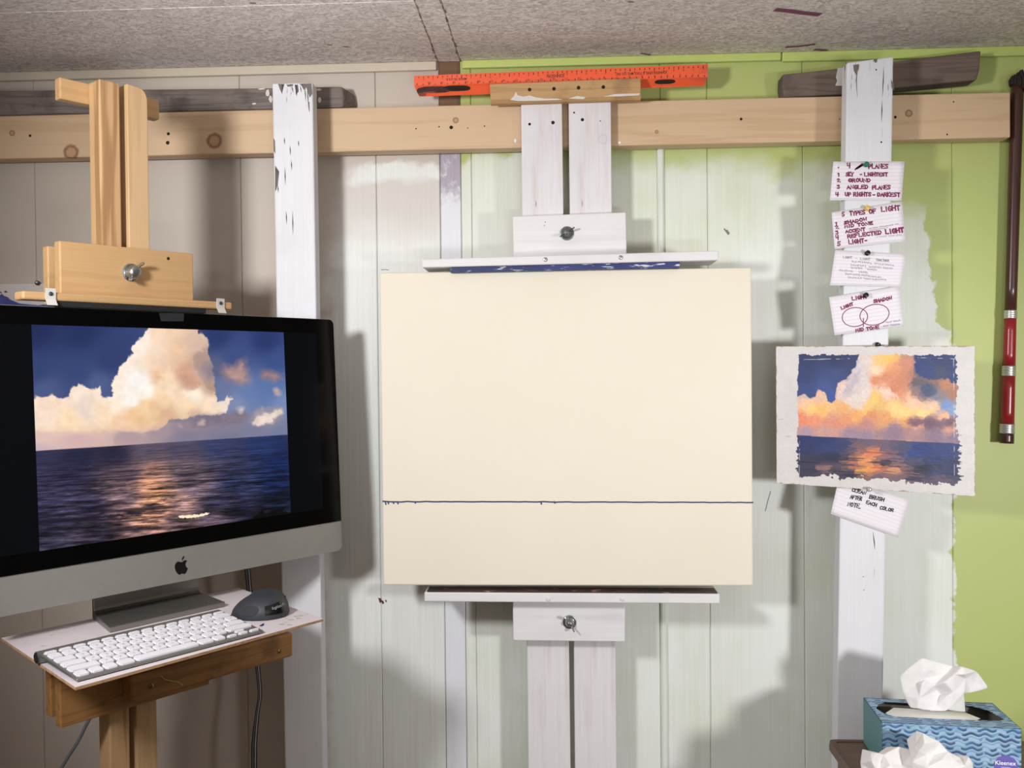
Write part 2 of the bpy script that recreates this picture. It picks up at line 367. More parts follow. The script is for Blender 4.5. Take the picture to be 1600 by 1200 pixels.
def font_mesh(text, size, place, ext=0):
    """flat lettering from the built-in typeface; place(x, y) -> 3D, centred on (0, 0)"""
    cu = bpy.data.curves.new('t', 'FONT'); cu.body = text; cu.size = size; cu.align_x = 'CENTER'; cu.align_y = 'CENTER'; cu.resolution_u = 2; cu.offset = size*.012
    o = bpy.data.objects.new('t', cu); COL.objects.link(o); dg = bpy.context.evaluated_depsgraph_get(); dg.update()
    me = o.evaluated_get(dg).to_mesh(); mb = MB(); mb.add([place(v.co.x, v.co.y) for v in me.vertices], [tuple(p.vertices) for p in me.polygons])
    o.evaluated_get(dg).to_mesh_clear(); bpy.data.objects.remove(o); bpy.data.curves.remove(cu); return mb
def disc(mb, p, r, n=10, ax='y', ex=1.0):
    p = Vector(p); b = len(mb.v)
    for k in range(n):
        q = 2*math.pi*k/n; c, s = r*math.cos(q), r*ex*math.sin(q)
        mb.v.append((p.x+c, p.y, p.z+s) if ax == 'y' else (p.x+c, p.y+s, p.z))
    mb.f.append(tuple(range(b, b+n))); return mb
def holes(name, pts, y, parent, r=.002, depth=.0012, mat=None):
    """plugged drill holes: dark discs with a chamfered rim sunk by a hair"""
    mb = MB()
    for q in pts:
        x, yy = q[:2]; rr = q[2] if len(q) > 2 else r
        c = hitY(x, yy, y); mb.lathe([(rr*1.0, 0), (rr*.9, .0004)], (c.x, y+.0003, c.z), (0, -1, 0), 10)
    return obj(name, mb, mat or M['hole'], parent)

# ================================================================== the room
def struct(name, mb, mat, **k):
    o = obj(name, mb, mat, **k); o['kind'] = 'structure'; return o
CZ = 2.1405; XL, XR, YR = -2.3, 2.9, -3.3
struct('floor', MB().box((XL, YR, -.05), (XR, WY+.04, 0)), M['floor'])
struct('wall_left', MB().box((XL-.05, YR, 0), (XL, WY+.04, CZ+.03)), M['room'])
struct('wall_right', MB().box((XR, YR, 0), (XR+.05, WY+.04, CZ+.03)), M['room'])
struct('wall_front', MB().box((XL, YR-.05, 0), (XR, YR, CZ+.03)), M['room'])
wb = struct('wall_back', MB().box((XL, WY+.006, 0), (XR, WY+.04, CZ+.02)), M['wall'])
gx = [XL+.001, -1.72] + [hitY(x, 300).x for x in (54, 376, 588)] + [hitY(687, 250).x]
gr = [hitY(720, 250).x] + [hitY(x, 400).x for x in (738, 1033, 1106, 1255, 1488)] + [1.45, 1.95, XR-.001]
for xs in (gx, gr):
    for a, b in zip(xs[:-1], xs[1:]):
        obj('wall_panel', MB().box((a+.0003, WY, .001), (b-.0003, WY+.0059, CZ+.01)), M['wall'], wb, bevel=.0016, seg=1)
xa, xb = hitY(687, 250).x, hitY(720, 250).x
zc = hitY(700, 240).z
obj('batten', MB().box((xa+.0008, WY+.002, 1.975), (xb-.0008, WY+.0059, CZ+.01)), M['brown'], wb, label='bare brown batten')
obj('batten', MB().box((xa+.0008, WY+.001, .001), (xb-.0008, WY+.0059, 1.974)), M['batten_white'], wb, bevel=.0015, seg=1)
mk = MB()
for q in ((594, 938, 3.2), (598, 941, 2.4), (603, 939, 1.6)):
    c = hitY(q[0], q[1], WY-.0002); b = len(mk.v); r = q[2]/753
    mk.v += [(c.x-r, WY-.0003, c.z+r*1.3), (c.x+r*.4, WY-.0003, c.z+r), (c.x+r, WY-.0003, c.z-r*.6), (c.x-r*.2, WY-.0003, c.z-r*1.4)]; mk.f.append((b, b+3, b+2, b+1))
obj('paint_fleck', mk, plain('dark_red_fleck', (92, 42, 38), .6), wb)
mk = MB()
ribbons(mk, [[Vector((1132, 358)), Vector((1138, 366))], [Vector((1136, 360)), Vector((1139, 364))]], 2.2, lambda x, y: hitY(x, y, WY-.0004))
ribbons(mk, [[Vector((1204, 768)), Vector((1200, 782)), Vector((1196, 798))]], 1.1, lambda x, y: hitY(x, y, WY-.0004))
obj('scratch', mk, plain('grey_scratch', (120, 118, 112), .7), wb)
# strips: along the ceiling line, and a half-round over a panel joint
def trim(n, x0, x1, mat, h):
    return struct('trim_%d' % n, MB().box((x0, WY-.011, CZ-h), (x1, WY-.0002, CZ-.0005)), mat, bevel=.003)
trim(1, XL+.001, hitY(683, 105).x, M['trim_beige'], .019)
trim(2, hitY(722, 105).x, hitY(1219, 90).x, M['trim_lime'], .017)
trim(3, hitY(1220.5, 90).x, XR-.001, M['trim_lime'], .020)
hx = hitY(1033, 400).x; mb = MB(); prof = [(-.0075, 0), (-.0062, -.0045), (-.003, -.0068), (.003, -.0068), (.0062, -.0045), (.0075, 0)]
mb.slab([Vector((hx+a, WY+b-.0002, .001)) for a, b in prof], [Vector((hx+a, WY+b-.0002, 1.97)) for a, b in prof])
struct('trim_4', mb, M['batten_green'], smooth=False)
# ceiling: textured boards, a narrow strip between two ragged joints, a joint parallel to the wall
ce = struct('ceiling', MB().box((XL, YR, CZ+.005), (XR, WY-.0005, CZ+.03)), M['ceiling_edge'])
s0, s1, yj = -.2404, -.1947, -.2680
for (x0, x1, y0, y1) in ((XL+.002, s0-.0005, yj+.0005, WY-.0012), (XL+.002, s0-.0005, -1.53, yj-.0005), (XL+.002, s0-.0005, YR+.002, -1.533),
                         (s0+.0005, s1-.0005, YR+.002, WY-.0012), (s1+.0005, 1.25, YR+.002, WY-.0012), (1.253, XR-.002, YR+.002, WY-.0012)):
    obj('ceiling_panel', MB().box((x0, y0, CZ), (x1, y1, CZ+.0049)), M['ceiling'], ce, bevel=.0012, seg=1)
mk = MB()
for sx in (s0, s1):                                   # torn, brown-edged joint tape
    y = WY-.002
    while y > -.42:
        L = random.uniform(.008, .03); w = random.uniform(.0006, .0018); o_ = random.uniform(-.002, .002)
        b = len(mk.v); z = CZ-.0006
        mk.v += [(sx+o_-w, y, z), (sx+o_+w, y-.001, z), (sx+o_+w*.6, y-L, z), (sx+o_-w*.8, y-L*.9, z)]; mk.f.append((b, b+3, b+2, b+1)); y -= L*random.uniform(1.1, 2.4)
for px in ((395, 5), (515, 70), (985, 3), (540, 73)):
    c = hitZ(px[0], px[1], CZ); b = len(mk.v); mk.v += [(c.x-.006, c.y, CZ-.0006), (c.x+.005, c.y+.002, CZ-.0006), (c.x+.006, c.y-.003, CZ-.0006), (c.x-.003, c.y-.005, CZ-.0006)]; mk.f.append((b, b+3, b+2, b+1))
obj('torn_joint_edge', mk, M['ceiling_edge'], ce)
mk = MB()
for pl, w in (([(1217, 15), (1235, 17), (1256, 20), (1276, 22)], 6), ([(1231, 73), (1248, 72), (1270, 69)], 3.5), ([(1276, 77), (1289, 78)], 4), ([(1003, 83), (1014, 85)], 2.5)):
    P = [hitZ(x, y, CZ) for x, y in pl]; ribbons(mk, [[Vector((p.x, p.y)) for p in P]], w*2.6/1000, lambda x, y: Vector((x, y, CZ-.0007)))
obj('paint_smear', mk, plain('purple_paint_smear', (128, 66, 100), .6), ce, label='purple paint smear')

# ================================================================== timber on the wall
bz0, bz1 = 1.5+.4479, 1.5+.5365
bx0, bx1 = -1.55, hitY(1579, 180, 0).x
def bk(px, py): return hitY(px, py, 0)
bc = Vector(((bx0+bx1)/2, .019, bz0))
M['beam'] = wood('pine_beam', (208, 178, 144), (188, 154, 117), 0, fine=.8, ring=4,
    knots=[(bk(x, y)-bc, r/790) for x, y, r in ((335, 220, 13), (111, 238, 13), (19, 208, 5), (712, 188, 5), (1420, 177, 6), (1026, 206, 3))])
beam = obj('wall_beam', MB().box((bx0, 0, bz0), (bx1, .038, bz1)), M['beam'], bevel=.0025)
tag(beam, 'long pale pine beam fixed across the wall behind the posts and easels', 'beam')
holes('screw_holes', [(263, 209, .0035), (262, 223, .0042), (47, 212, .003), (650, 201), (686, 198), (705, 199, .004), (731, 200, .0012), (757, 197), (1158, 186, .003), (1399, 183, .003), (1490, 159), (1480, 210, .0018), (1312, 186, .0014)], -.0001, beam, .0016)
mk = MB(); c = bk(805, 220); disc(mk, (c.x, -.0005, c.z), .0022, 8, 'y', 2); disc(mk, (bk(968, 223).x, -.0005, bk(968, 223).z), .003, 8, 'y', .8)
obj('paint_dab', mk, plain('white_dab', (232, 230, 226), .6), beam)
# grey timber, left: rough, with a slanting sawn end
pl = [(-130, 143), (100, 140), (240, 139), (420, 137), (520, 134.5), (534, 135), (536, 150), (535, 167), (516, 170), (420, 172), (240, 177), (100, 181), (-130, 186)]
fr = [hitY(x, y, -.002) for x, y in pl]; bkp = []
for i, p in enumerate(fr):
    q = Vector((p.x, .046, p.z))
    if 5 <= i <= 7: q.x += .018
    if 4 <= i <= 6: q.z -= .004
    bkp.append(q)
for l in (fr, bkp):
    for q in l[7:]: q.z = max(q.z, bz1+.0008)
lt = obj('old_timber', MB().slab(fr, bkp), M['grey_timber'], bevel=.004)
tag(lt, 'long grey weathered timber lying on the left half of the pine beam', 'timber')
mk = MB()
for x, y, w, h in ((418, 146, 5, 7), (423, 155, 3, 8), (397, 162, 4, 1.5), (408, 139, 6, 1.3), (499, 156, 3, 5), (497, 140, 5, 2)):
    pts = [Vector((x+w*math.cos(q*1.05)*random.uniform(.6, 1.2), y+h*math.sin(q*1.05)*random.uniform(.6, 1.2))) for q in range(6)]
    b = len(mk.v); mk.v += [tuple(hitY(p.x, p.y, -.0025)) for p in pts]; mk.f.append(tuple(range(b, b+6)))
obj('paint_dab', mk, M['dab'], lt)
pl = [(1223, 116), (1290, 109), (1400, 95), (1533, 79), (1531, 108), (1526, 125), (1400, 137), (1316, 147), (1225, 151.5), (1222, 135)]
rtb = obj('old_timber', MB().pxslab(pl, .001, .042), M['dark_timber'], bevel=.003)
tag(rtb, 'short dark weathered timber resting tilted on the right end of the pine beam', 'timber')
mk = MB(); pts = [(1309, 106), (1318, 106), (1318, 134), (1305, 134), (1308, 126), (1306, 121)]
mk.v += [tuple(hitY(x, y, .0005)) for x, y in pts]; mk.f.append(tuple(range(6))); obj('paint_dab', mk, M['dab'], rtb)
# white posts
def post(px, label):
    (tl, tr, br, bl) = px; yf = -.0775
    A, B, C_, D = [hitY(x, y, yf) for x, y in (tl, tr, br, bl)]
    def ext(p, q): t = (p.z-.001)/(p.z-q.z); return Vector((p.x+(q.x-p.x)*t, yf, .001))
    D2, C2 = ext(A, D), ext(B, C_)
    ft = [A, D2, C2, B]; o = obj('wall_post', MB().slab(ft, [Vector((p.x, -.0455, p.z)) for p in ft]), M['post'], bevel=.003)
    xm = (A.x+B.x)/2; obj('spacer_block', MB().box((xm-.022, -.0453, bz0+.012), (xm+.022, -.0004, bz1-.012)), M['grey_timber'], o)
    tag(o, label, 'post'); return o, yf
p1, yf = post(((425, 130), (488.5, 129), (506, 1200), (445, 1200)), 'white painted weathered post in front of the long grey timber, left of the blank canvas')
mk = MB()
ribbons(mk, [[Vector((460+dx, 134)), Vector((461+dx, 134+l*.5)), Vector((462+dx, 134+l))] for dx, l in ((-21, 12), (-4, 10), (2, 16), (9, 10), (16, 24), (20, 34))] +
    [[Vector((x, y)), Vector((x+.5, y+l*.5)), Vector((x+.8, y+l))] for x, y, l in ((444, 215, 10), (453, 228, 14), (455, 250, 16), (445, 262, 26), (447, 330, 20), (433, 265, 14), (434, 290, 10), (457, 330, 36), (466, 220, 8), (431, 275, 22))], 1.5, lambda x, y: hitY(x, y, yf-.0004), True)
obj('crack', mk, plain('dark_crack', (70, 64, 64), .9), p1)
p2, yf = post(((1323.5, 97.5), (1396.5, 88), (1378, 1200), (1306, 1200)), 'white painted weathered post holding the pinned note cards')
mk = MB()
ribbons(mk, [[Vector(p) for p in l] for l in (((1337, 98), (1339, 112), (1338, 128), (1339.5, 152)), ((1334, 100), (1336, 108)), ((1343, 102), (1340, 116)), ((1381, 104), (1380, 128), (1379, 150)), ((1378, 158), (1378, 172), (1377.5, 190)), ((1378, 200), (1378.5, 214)), ((1389, 126), (1392, 138)), ((1364, 831), (1366, 846), (1367, 858)), ((1366.5, 888), (1366, 900)))], 1.5, lambda x, y: hitY(x, y, yf-.0004), True)
obj('crack', mk, plain('dark_crack_lines', (64, 58, 56), .9), p2)
holes('nail_holes', [(1369, 109, .0015), (1377, 222, .0018), (1349, 901, .001), (1350, 922, .001)], yf-.0001, p2)

def bare(pr, polys, mat):
    mb = MB()
    for pl in polys:
        b = len(mb.v); mb.v += [tuple(hitY(x+random.uniform(-.8, .8), y+random.uniform(-.8, .8), -.0780)) for x, y in pl]; mb.f.append(tuple(range(b, b+len(pl))))
    o = obj('bare_patch', mb, mat, pr); o['kind'] = 'stuff'
M['bare'] = wood('bare_grey_wood', (120, 110, 106), (70, 62, 60), 2, rough=.9, ring=9, figure=.6)
bare(p1, ([(434, 131), (444, 131), (443, 138), (440, 146), (437, 140)], [(448, 132), (458, 131), (457, 134), (450, 135)], [(460, 133), (466, 133), (466, 142), (463, 148), (461, 140)], [(468, 131), (487, 131), (487, 146), (484, 152), (481, 143), (478, 137), (475, 141), (472, 134)], [(482, 160), (484, 158), (484, 176), (482, 170)], [(430, 258), (436, 268), (434, 290), (430, 300)], [(428, 215), (430, 220), (430, 240), (428, 236)]), M['bare'])
bare(p2, ([(1333, 101), (1343, 100), (1342, 108), (1337, 117), (1334, 110)], [(1365, 93), (1371, 92), (1370, 97), (1367, 98)], [(1392, 124), (1396, 130), (1396, 142), (1393, 136)], [(1319, 97), (1324, 97), (1322, 101)]), M['bare'])

# ================================================================== white wall easel with the canvas
YU, YC = -.0250, -.0445
ez = thing('wall_easel', 'white painted wooden wall easel clamping the blank canvas', 'easel', (.04, -.05, 0))
def board(px, yf, yb, name, mat, par, bevel=.002, **k): return obj(name, MB().pxslab(px, yf, yb), mat, par, bevel=bevel, **k)
def upright(tl, tr, bl, br):
    A, B, D, C_ = [hitY(x, y, YU) for x, y in (tl, tr, bl, br)]
    def ext(p, q): t = (p.z-.001)/(p.z-q.z); return Vector((p.x+(q.x-p.x)*t, YU, .001))
    ft = [A, ext(A, D), ext(B, C_), B]
    return obj('upright', MB().slab(ft, [Vector((p.x, -.0060, p.z)) for p in ft]), M['easel_white'], ez, bevel=.0015)
ul = upright((814, 150), (878, 150), (825.6, 1200), (891.5, 1200)); ur = upright((888.5, 150), (954.5, 150), (898.5, 1200), (963.3, 1200))
holes('screw_holes', [(827.5, 194, .003), (864, 191.5, .0038)], YU-.0001, ul); holes('screw_holes', [(910, 187, .0035), (938, 189, .0014), (897, 176, .002)], YU-.0001, ur)
mk = MB(); n_ = 20; c = hitY(942, 217.5, YU-.0003)
for k in range(n_+1): q = 2*math.pi*k/n_; mk.v += [(c.x+.0085*math.cos(q), c.y, c.z+.0092*math.sin(q)), (c.x+.0077*math.cos(q), c.y, c.z+.0084*math.sin(q))]
for k in range(n_): mk.f.append((2*k, 2*k+1, 2*k+3, 2*k+2))
obj('stain_ring', mk, plain('grey_ring', (190, 182, 184), .6), ur)
cw = hitY(883, 145, YC); M['cross'] = wood('brown_crosspiece', (192, 152, 104), (164, 124, 80), 0, dirt=((120, 92, 66), .5))
cp = board([(765, 131), (766.5, 157), (1001.5, 150), (1001.5, 121.5)], YC, YU-.0002, 'crosspiece', M['cross'], ez, label='bare brown crosspiece with a row of holes')
lowp = [hitY(x, y, YC) for x, y in ((766.5, 156.5), (1001.5, 149.5))]
mb = MB(); mb.slab([lowp[0], Vector((lowp[0].x, YC+.006, lowp[0].z-.006)), Vector((lowp[1].x, YC+.006, lowp[1].z-.006)), lowp[1]], [Vector((p.x, YU-.0003, p.z-d)) for p, d in ((lowp[0], 0), (lowp[0], .006), (lowp[1], .006), (lowp[1], 0))])
obj('lower_edge', mb, M['cross'], cp)
holes('drill_holes', [(827.5, 140), (865.5, 138.7), (904, 137), (942.7, 136)], YC-.0001, cp, .0039)
mk = MB()
for pl in ([(797, 157), (803, 151), (806, 144), (809, 150), (818, 152), (828, 150), (836, 153), (850, 155), (870, 155), (880, 157), (840, 158.5), (810, 159)], [(943, 152), (960, 148), (975, 147.5), (1000, 147), (998, 150), (970, 151.5)], [(888, 155), (902, 151), (915, 153), (912, 156)]):
    b = len(mk.v); mk.v += [tuple(hitY(x, y-1, YC-.0004)) for x, y in pl]; mk.f.append(tuple(range(b, b+len(pl))))
obj('paint_smudge', mk, M['dab'], cp)
def wing_nut(px, py, y, par, ang, mat, r=.0125, washer=True):
    c = hitY(px, py, y-.006); c = Vector((c.x, y, c.z)); mb = MB(); ax = (0, -1, 0)
    if washer: mb.lathe([(r, 0), (r, .0012), (r*.9, .0016)], (c.x, y, c.z), ax, 24)
    mb.lathe([(r*.72, .0016), (r*.62, .006), (r*.46, .010), (r*.46, .0125), (r*.30, .0128), (r*.30, .017), (r*.22, .0178)], (c.x, y, c.z), ax, 20)
    for s in (1, -1):                                  # two flared wings
        d = Vector((math.cos(ang), 0, math.sin(ang)))*s; t = Vector((-math.sin(ang), 0, math.cos(ang)))*.0011
        pr = [(.004, .004), (.011, .006), (.0165, .013), (.0172, .020), (.0135, .0215), (.009, .015), (.004, .0115)]
        A = [c + d*a + Vector((0, -b, 0)) + t for a, b in pr]; B = [p - 2*t for p in A]; mb.slab(A, B)
    return obj('wing_nut', mb, mat, par, bevel=.0005, seg=1)
def screw(px, py, y, par, r=.0042, mat=None):
    c = hitY(px, py, y); mb = MB().lathe([(r, 0), (r, .0007), (r*.8, .0016), (r*.35, .0020), (r*.3, .0012)], (c.x, y, c.z), (0, -1, 0), 14)
    return obj('screw', mb, mat or M['steel'], par)
cb = board([(801, 338), (802.5, 418), (979.5, 412), (978, 331.5)], YC, YU-.0002, 'clamp_board', M['easel_white_h'], ez)
wing_nut(886, 364, YC, cb, math.radians(32), M['darksteel'], r=.0138)
holes('nail_holes', [(852, 347, .001), (850.8, 352.5, .001)], YC-.0001, cb)
YT = -.112
tr = board([(659.5, 405), (659.5, 418), (1122.5, 406.5), (1123, 391.5)], YT, YU-.0002, 'upper_tray', M['easel_white_h'], ez)
A = [hitY(x, y, -.104) for x, y in ((704, 412), (704, 426), (1062, 418), (1062, 402))]
obj('tray_lip', MB().slab(A, [Vector((p.x, -.064, p.z)) for p in A]), M['lip_blue'], tr, label='underside edge smeared with dark blue paint')
screw(852, 405.5, YT, tr); screw(970, 402.5, YT, tr)
YT2 = -.105; YC2 = -.066
tl_ = board([(663, 925.5), (663, 940), (1125, 943.5), (1124.5, 928)], YT2, YU-.0002, 'lower_tray', M['easel_white_h'], ez)
z1 = hitY(663, 925.5, YT2).z
A = [hitY(x, y, YT2) for x, y in ((667, 925.2), (1121, 927.7))]
obj('paint_crust', MB().slab([Vector((A[0].x, YT2+.001, A[0].z+.0003)), Vector((A[1].x, YT2+.001, A[1].z+.0003)), Vector((A[1].x, -.066, A[1].z+.0003)), Vector((A[0].x, -.066, A[0].z+.0003))],
    [Vector((A[0].x, YT2+.001, A[0].z+.0018)), Vector((A[1].x, YT2+.001, A[1].z+.0018)), Vector((A[1].x, -.066, A[1].z+.0018)), Vector((A[0].x, -.066, A[0].z+.0018))]), M['lip_brown'], tl_, label='brown crust of dried paint')
screw(856.5, 936, YT2, tl_, mat=M['easel_white_h']); screw(972, 936, YT2, tl_, mat=M['easel_white_h'])
cb2 = board([(801, 936), (802, 1001), (976.5, 1003), (977, 938)], YC2, YU-.0002, 'clamp_board', M['easel_white_h'], ez)
wing_nut(890, 973, YC2, cb2, math.radians(-58), M['steel'], r=.0136)
# the canvas
cx, cz, cw_, ch = .01443, 1.3866, .7112, .6096
cz += .001; ch -= .003
cv = thing('stretched_canvas', 'large blank cream canvas with one blue horizon line, on the white easel', 'canvas', (cx, -.08, cz-ch/2))
obj('canvas_face', MB().box((cx-cw_/2, -.090, cz-ch/2), (cx+cw_/2, -.070, cz+ch/2)), M['canvas'], cv, bevel=.003)
mk = MB(); pts = []
for i in range(0, 61):
    t = i/60; x = 598.5+t*577.5; y = 783.6+t*1.6 + (random.uniform(-.5, .9) if t < .12 or .4 < t < .47 else random.uniform(-.25, .25)); pts.append(Vector((x, y)))
ribbons(mk, [pts], 2.2, lambda x, y: hitY(x, y, -.0905))
ribbons(mk, [[Vector((x, 784)), Vector((x+1, 784+l))] for x, l in ((602, 4), (606, 3), (614, 2.5), (621, 3), (648, 2), (845, 3.5), (866, 2))], 2, lambda x, y: hitY(x, y, -.0906))
ribbons(mk, [[Vector((596, 421.5)), Vector((602, 421)), Vector((607, 422))]], 1, lambda x, y: hitY(x, y, -.0906))
obj('horizon_line', mk, M['blue_paint'], cv)
# the straightedge behind the crosspiece
def rul(px, py, y): return hitY(px, py, y)
rp = [(rul(647, 118.5, -.0246), rul(1106.5, 100.2, -.0246)), (rul(647, 133.5, -.0236), rul(1105.5, 120.5, -.0236)), (rul(655, 151.2, -.0090), rul(1100, 134.2, -.0090))]
RL = thing('metal_straightedge', 'worn orange angle straightedge with black scales, wedged above the white easel', 'ruler', (.08, -.018, bz1+.005))
def plate(a, b, th):
    n = (a[1]-a[0]).cross(b[0]-a[0]).normalized()
    if n.y > 0: n = -n
    fr = [a[0], b[0], b[1], a[1]]
    return MB().slab(fr, [p - n*th for p in fr]), n
def ruler_mat():
    k = NT('worn_orange_enamel', .45); o = k.obj(); n = k.noise(k.scale(o, (12, 40, 60)), 1, 5, .7); e = k.noise(k.scale(o, (5, 30, 30)), 1, 4)
    col = k.mix(n, lin((232, 84, 44)), lin((246, 104, 60))); col = k.mix(k.math('MULTIPLY', k.step(e, .58, .72), .5), col, lin((150, 70, 60)))
    col = k.mix(k.step(n, .70, .74), col, lin((120, 116, 130))); return k.base(col)
M['ruler'] = ruler_mat()
m1, n1 = plate(rp[0], rp[1], .0022); scp = obj('scale_face', m1, M['ruler'], RL)
m2, n2 = plate(rp[1], rp[2], .0022); lf = obj('lower_flange', m2, M['ruler'], RL)
def onruler(t, v, off=.0004):                           # t along, v from top (0) to crease (1)
    a = rp[0][0].lerp(rp[0][1], t); b = rp[1][0].lerp(rp[1][1], t); return a.lerp(b, v) + n1*off
mk = MB(); Lr = (rp[0][1]-rp[0][0]).length; Hr = (rp[1][0]-rp[0][0]).length
tk = []
for i in range(1, 61):
    t = i/61; tk.append([Vector((t, .12)), Vector((t, .34 if i % 5 == 0 else .26))])
for i in range(0, 48):
    t = (i+.5)/48; tk.append([Vector((t, .97)), Vector((t, .86 if i % 2 else .80))])
for pl in tk:
    for a, b in zip(pl[:-1], pl[1:]):
        k0 = len(mk.v); w = .00075/Lr
        mk.v += [tuple(onruler(a.x-w, a.y)), tuple(onruler(a.x+w, a.y)), tuple(onruler(b.x+w, b.y)), tuple(onruler(b.x-w, b.y))]; mk.f.append((k0, k0+1, k0+2, k0+3))
obj('tick_marks', mk, M['blackink'], scp)
def rtext(text, t, v, size):                            # printed the other way up on this edge
    return font_mesh(text, size, lambda x, y: onruler(t - x/Lr, v + y/Hr))
big = MB()
for text, t, v, s in (('MADE IN U.S.A.', .145, .50, .0062), ('JOHNSON', .485, .50, .0075), ('JOHNSON LEVEL & TOOL MFG. CO. INC.', .775, .52, .0056)):
    m = rtext(text, t, v, s); big.add(m.v, m.f)
for i in range(1, 23):
    t = i/23.4+.01; n_ = str(23-i); w = .0028*len(n_); ribbons(big, strokes(n_, (-w/2, -.0016), (w/2, -.0016), .0032, 0, .25), .0006, lambda x, y: onruler(t-x/Lr, .80+y/Hr))
for i in range(2, 60, 2):
    t = i/61; n_ = str((60-i) % 10); ribbons(big, strokes(n_, (-.0008, -.001), (.0008, -.001), .002, 0, .25), .0005, lambda x, y: onruler(t-x/Lr, .40+y/Hr))
obj('lettering', big, M['blackink'], scp)
def capsule(t0, t1, v0, v1):
    mb = MB(); pts = []
    for k in range(16):
        q = 2*math.pi*k/16; t = (t0+t1)/2 + (t1-t0)/2*math.copysign(abs(math.cos(q))**.6, math.cos(q)); v = (v0+v1)/2+(v1-v0)/2*math.copysign(abs(math.sin(q))**.8, math.sin(q))
        pts.append(rp[1][0].lerp(rp[1][1], t).lerp(rp[2][0].lerp(rp[2][1], t), v) + n2*.0005)
    mb.v += [tuple(p) for p in pts]; mb.f.append(tuple(range(16))); return mb
obj('hand_slot', capsule(.095, .19, .10, .62), M['hole'], lf); obj('hand_slot', capsule(.825, .895, .12, .62), M['hole'], lf)
mk = capsule(.005, .12, .12, .72); m_ = capsule(.0, .03, .3, .95); mk.add(m_.v, m_.f)
obj('dirt_smear', mk, lip_mat('black_smear', (52, 34, 32), (90, 44, 36), (140, 70, 52), .55), lf)

# ================================================================== pine studio easel, turned towards the painter
TL = Vector((-.7801514, -.5285505, 1.5745980)); TH = .91646516
U = Vector((math.cos(TH), math.sin(TH), 0)); NN = Vector((math.sin(TH), -math.cos(TH), 0))
def hitE(px, py, d):                                   # local: x along the easel, y backwards, z up
    X = hitP(px, py, TL+NN*d, NN); q = X-TL; return Vector((q.dot(U), -d, X.z))
def eslab(px, df, db):
    fr = [hitE(x, y, df) for x, y in px]; return MB().slab(fr, [Vector((p.x, -db, p.z)) for p in fr])
M['pine_v'] = wood('pine_upright', (206, 172, 130), (186, 150, 108), 2, ring=4)
M['pine_h'] = wood('pine_crossways', (194, 156, 110), (172, 134, 90), 0, ring=4, figure=.2)
M['pine_dk'] = wood('darker_pine_upright', (200, 162, 118), (160, 120, 80), 2, ring=3.2, figure=.62)
M['pine_old'] = wood('stained_pine', (172, 124, 74), (128, 88, 52), 0, dirt=((84, 60, 40), .6))
se = thing('studio_easel', 'natural pine easel turned sideways, clamping the computer display on the left', 'easel', (TL.x, TL.y, 0), TH)
uL0, uL1 = hitE(157, 250, -.045).x, hitE(189, 250, -.045).x
uR0, uR1 = hitE(200, 250, -.045).x, hitE(232, 250, -.045).x
zt = hitE(170, 126, -.045).z; zr = hitE(205, 132, -.045).z
e1 = obj('upright', MB().box((uL0, .045, .001), (uL1, .083, zt)), M['pine_dk'], se, bevel=.0025, local=True)
mb = MB(); pr = [(uR0, .001), (uR1, .001), (uR1, zr-.022)] + [(uR1-.014+.014*math.cos(q), zr-.022+.020*math.sin(q)) for q in (.4, .8, 1.2, 1.57)] + [(uR0, zr)]
mb.slab([Vector((a, .045, b)) for a, b in pr], [Vector((a, .083, b)) for a, b in pr])
e2 = obj('upright', mb, M['pine_v'], se, bevel=.0015, local=True)
ca = [hitE(*q, -.0835) for q in ((93, 119.5), (92, 153), (246, 187), (246, 156))]
z0 = (ca[1].z+ca[2].z)/2; z1 = (ca[0].z+ca[3].z)/2; mb = MB().box((ca[0].x, .0835, z0), (ca[2].x+.004, .102, z1))
obj('crosspiece', mb, M['pine_h'], se, bevel=.002, local=True)
# upper clamp
cf = [hitE(x, y, -.025) for x, y in ((93, 376), (302, 396))]
def ebox(name, u0, u1, d0, d1, z0, z1, mat, par=se, bevel=.002, **k):
    return obj(name, MB().box((u0, -d0, z0), (u1, -d1, z1)), mat, par, bevel=bevel, local=True, **k)
ucf = ebox('clamp_board', cf[0].x, cf[1].x, -.0255, -.0447, 1.608, (cf[0].z+cf[1].z)/2, M['pine_h'])
bkl = hitE(74, 384, -.0835)
ebox('clamp_board', bkl.x, cf[1].x, -.0835, -.102, 1.612, bkl.z, M['pine_h'])
wn = hitE(205, 426, -.0255)
mb = MB(); c = Vector((wn.x, .0255, wn.z))
mb.lathe([(.015, 0), (.015, .0012), (.0135, .0018)], c, (0, -1, 0), 24)
mb.lathe([(.011, .0016), (.0115, .006), (.0112, .012), (.0095, .016), (.007, .0178), (.004, .0185)], c, (0, -1, 0), 22)
for s, an in ((1, .95), (-1, .95)):
    d = Vector((math.cos(an), 0, math.sin(an)))*s; t = Vector((-math.sin(an), 0, math.cos(an)))*.0013
    pr = [(.004, .004), (.012, .006), (.019, .014), (.0195, .022), (.0155, .0235), (.0105, .016), (.004, .012)]
    A = [c + d*a + Vector((0, -b, 0)) + t for a, b in pr]; mb.slab(A, [p-2*t for p in A])
def place_local(name, mb, mat, top, par, **k):
    # mesh given in the easel frame, parented under one of its parts
    c0, s0 = math.cos(TH), math.sin(TH); mb.v = [(TL.x+v[0]*c0-v[1]*s0, TL.y+v[0]*s0+v[1]*c0, v[2]) for v in mb.v]
    return obj(name, mb, mat, par, **k)
place_local('wing_nut', mb, M['steel'], se, ucf, bevel=.0005, seg=1)
hp = hitE(263, 404, -.0255); mb = MB().lathe([(.0032, 0), (.0028, .0004)], (hp.x, .0258, hp.z), (0, -1, 0), 10); place_local('nail_hole', mb, M['hole'], se, ucf)
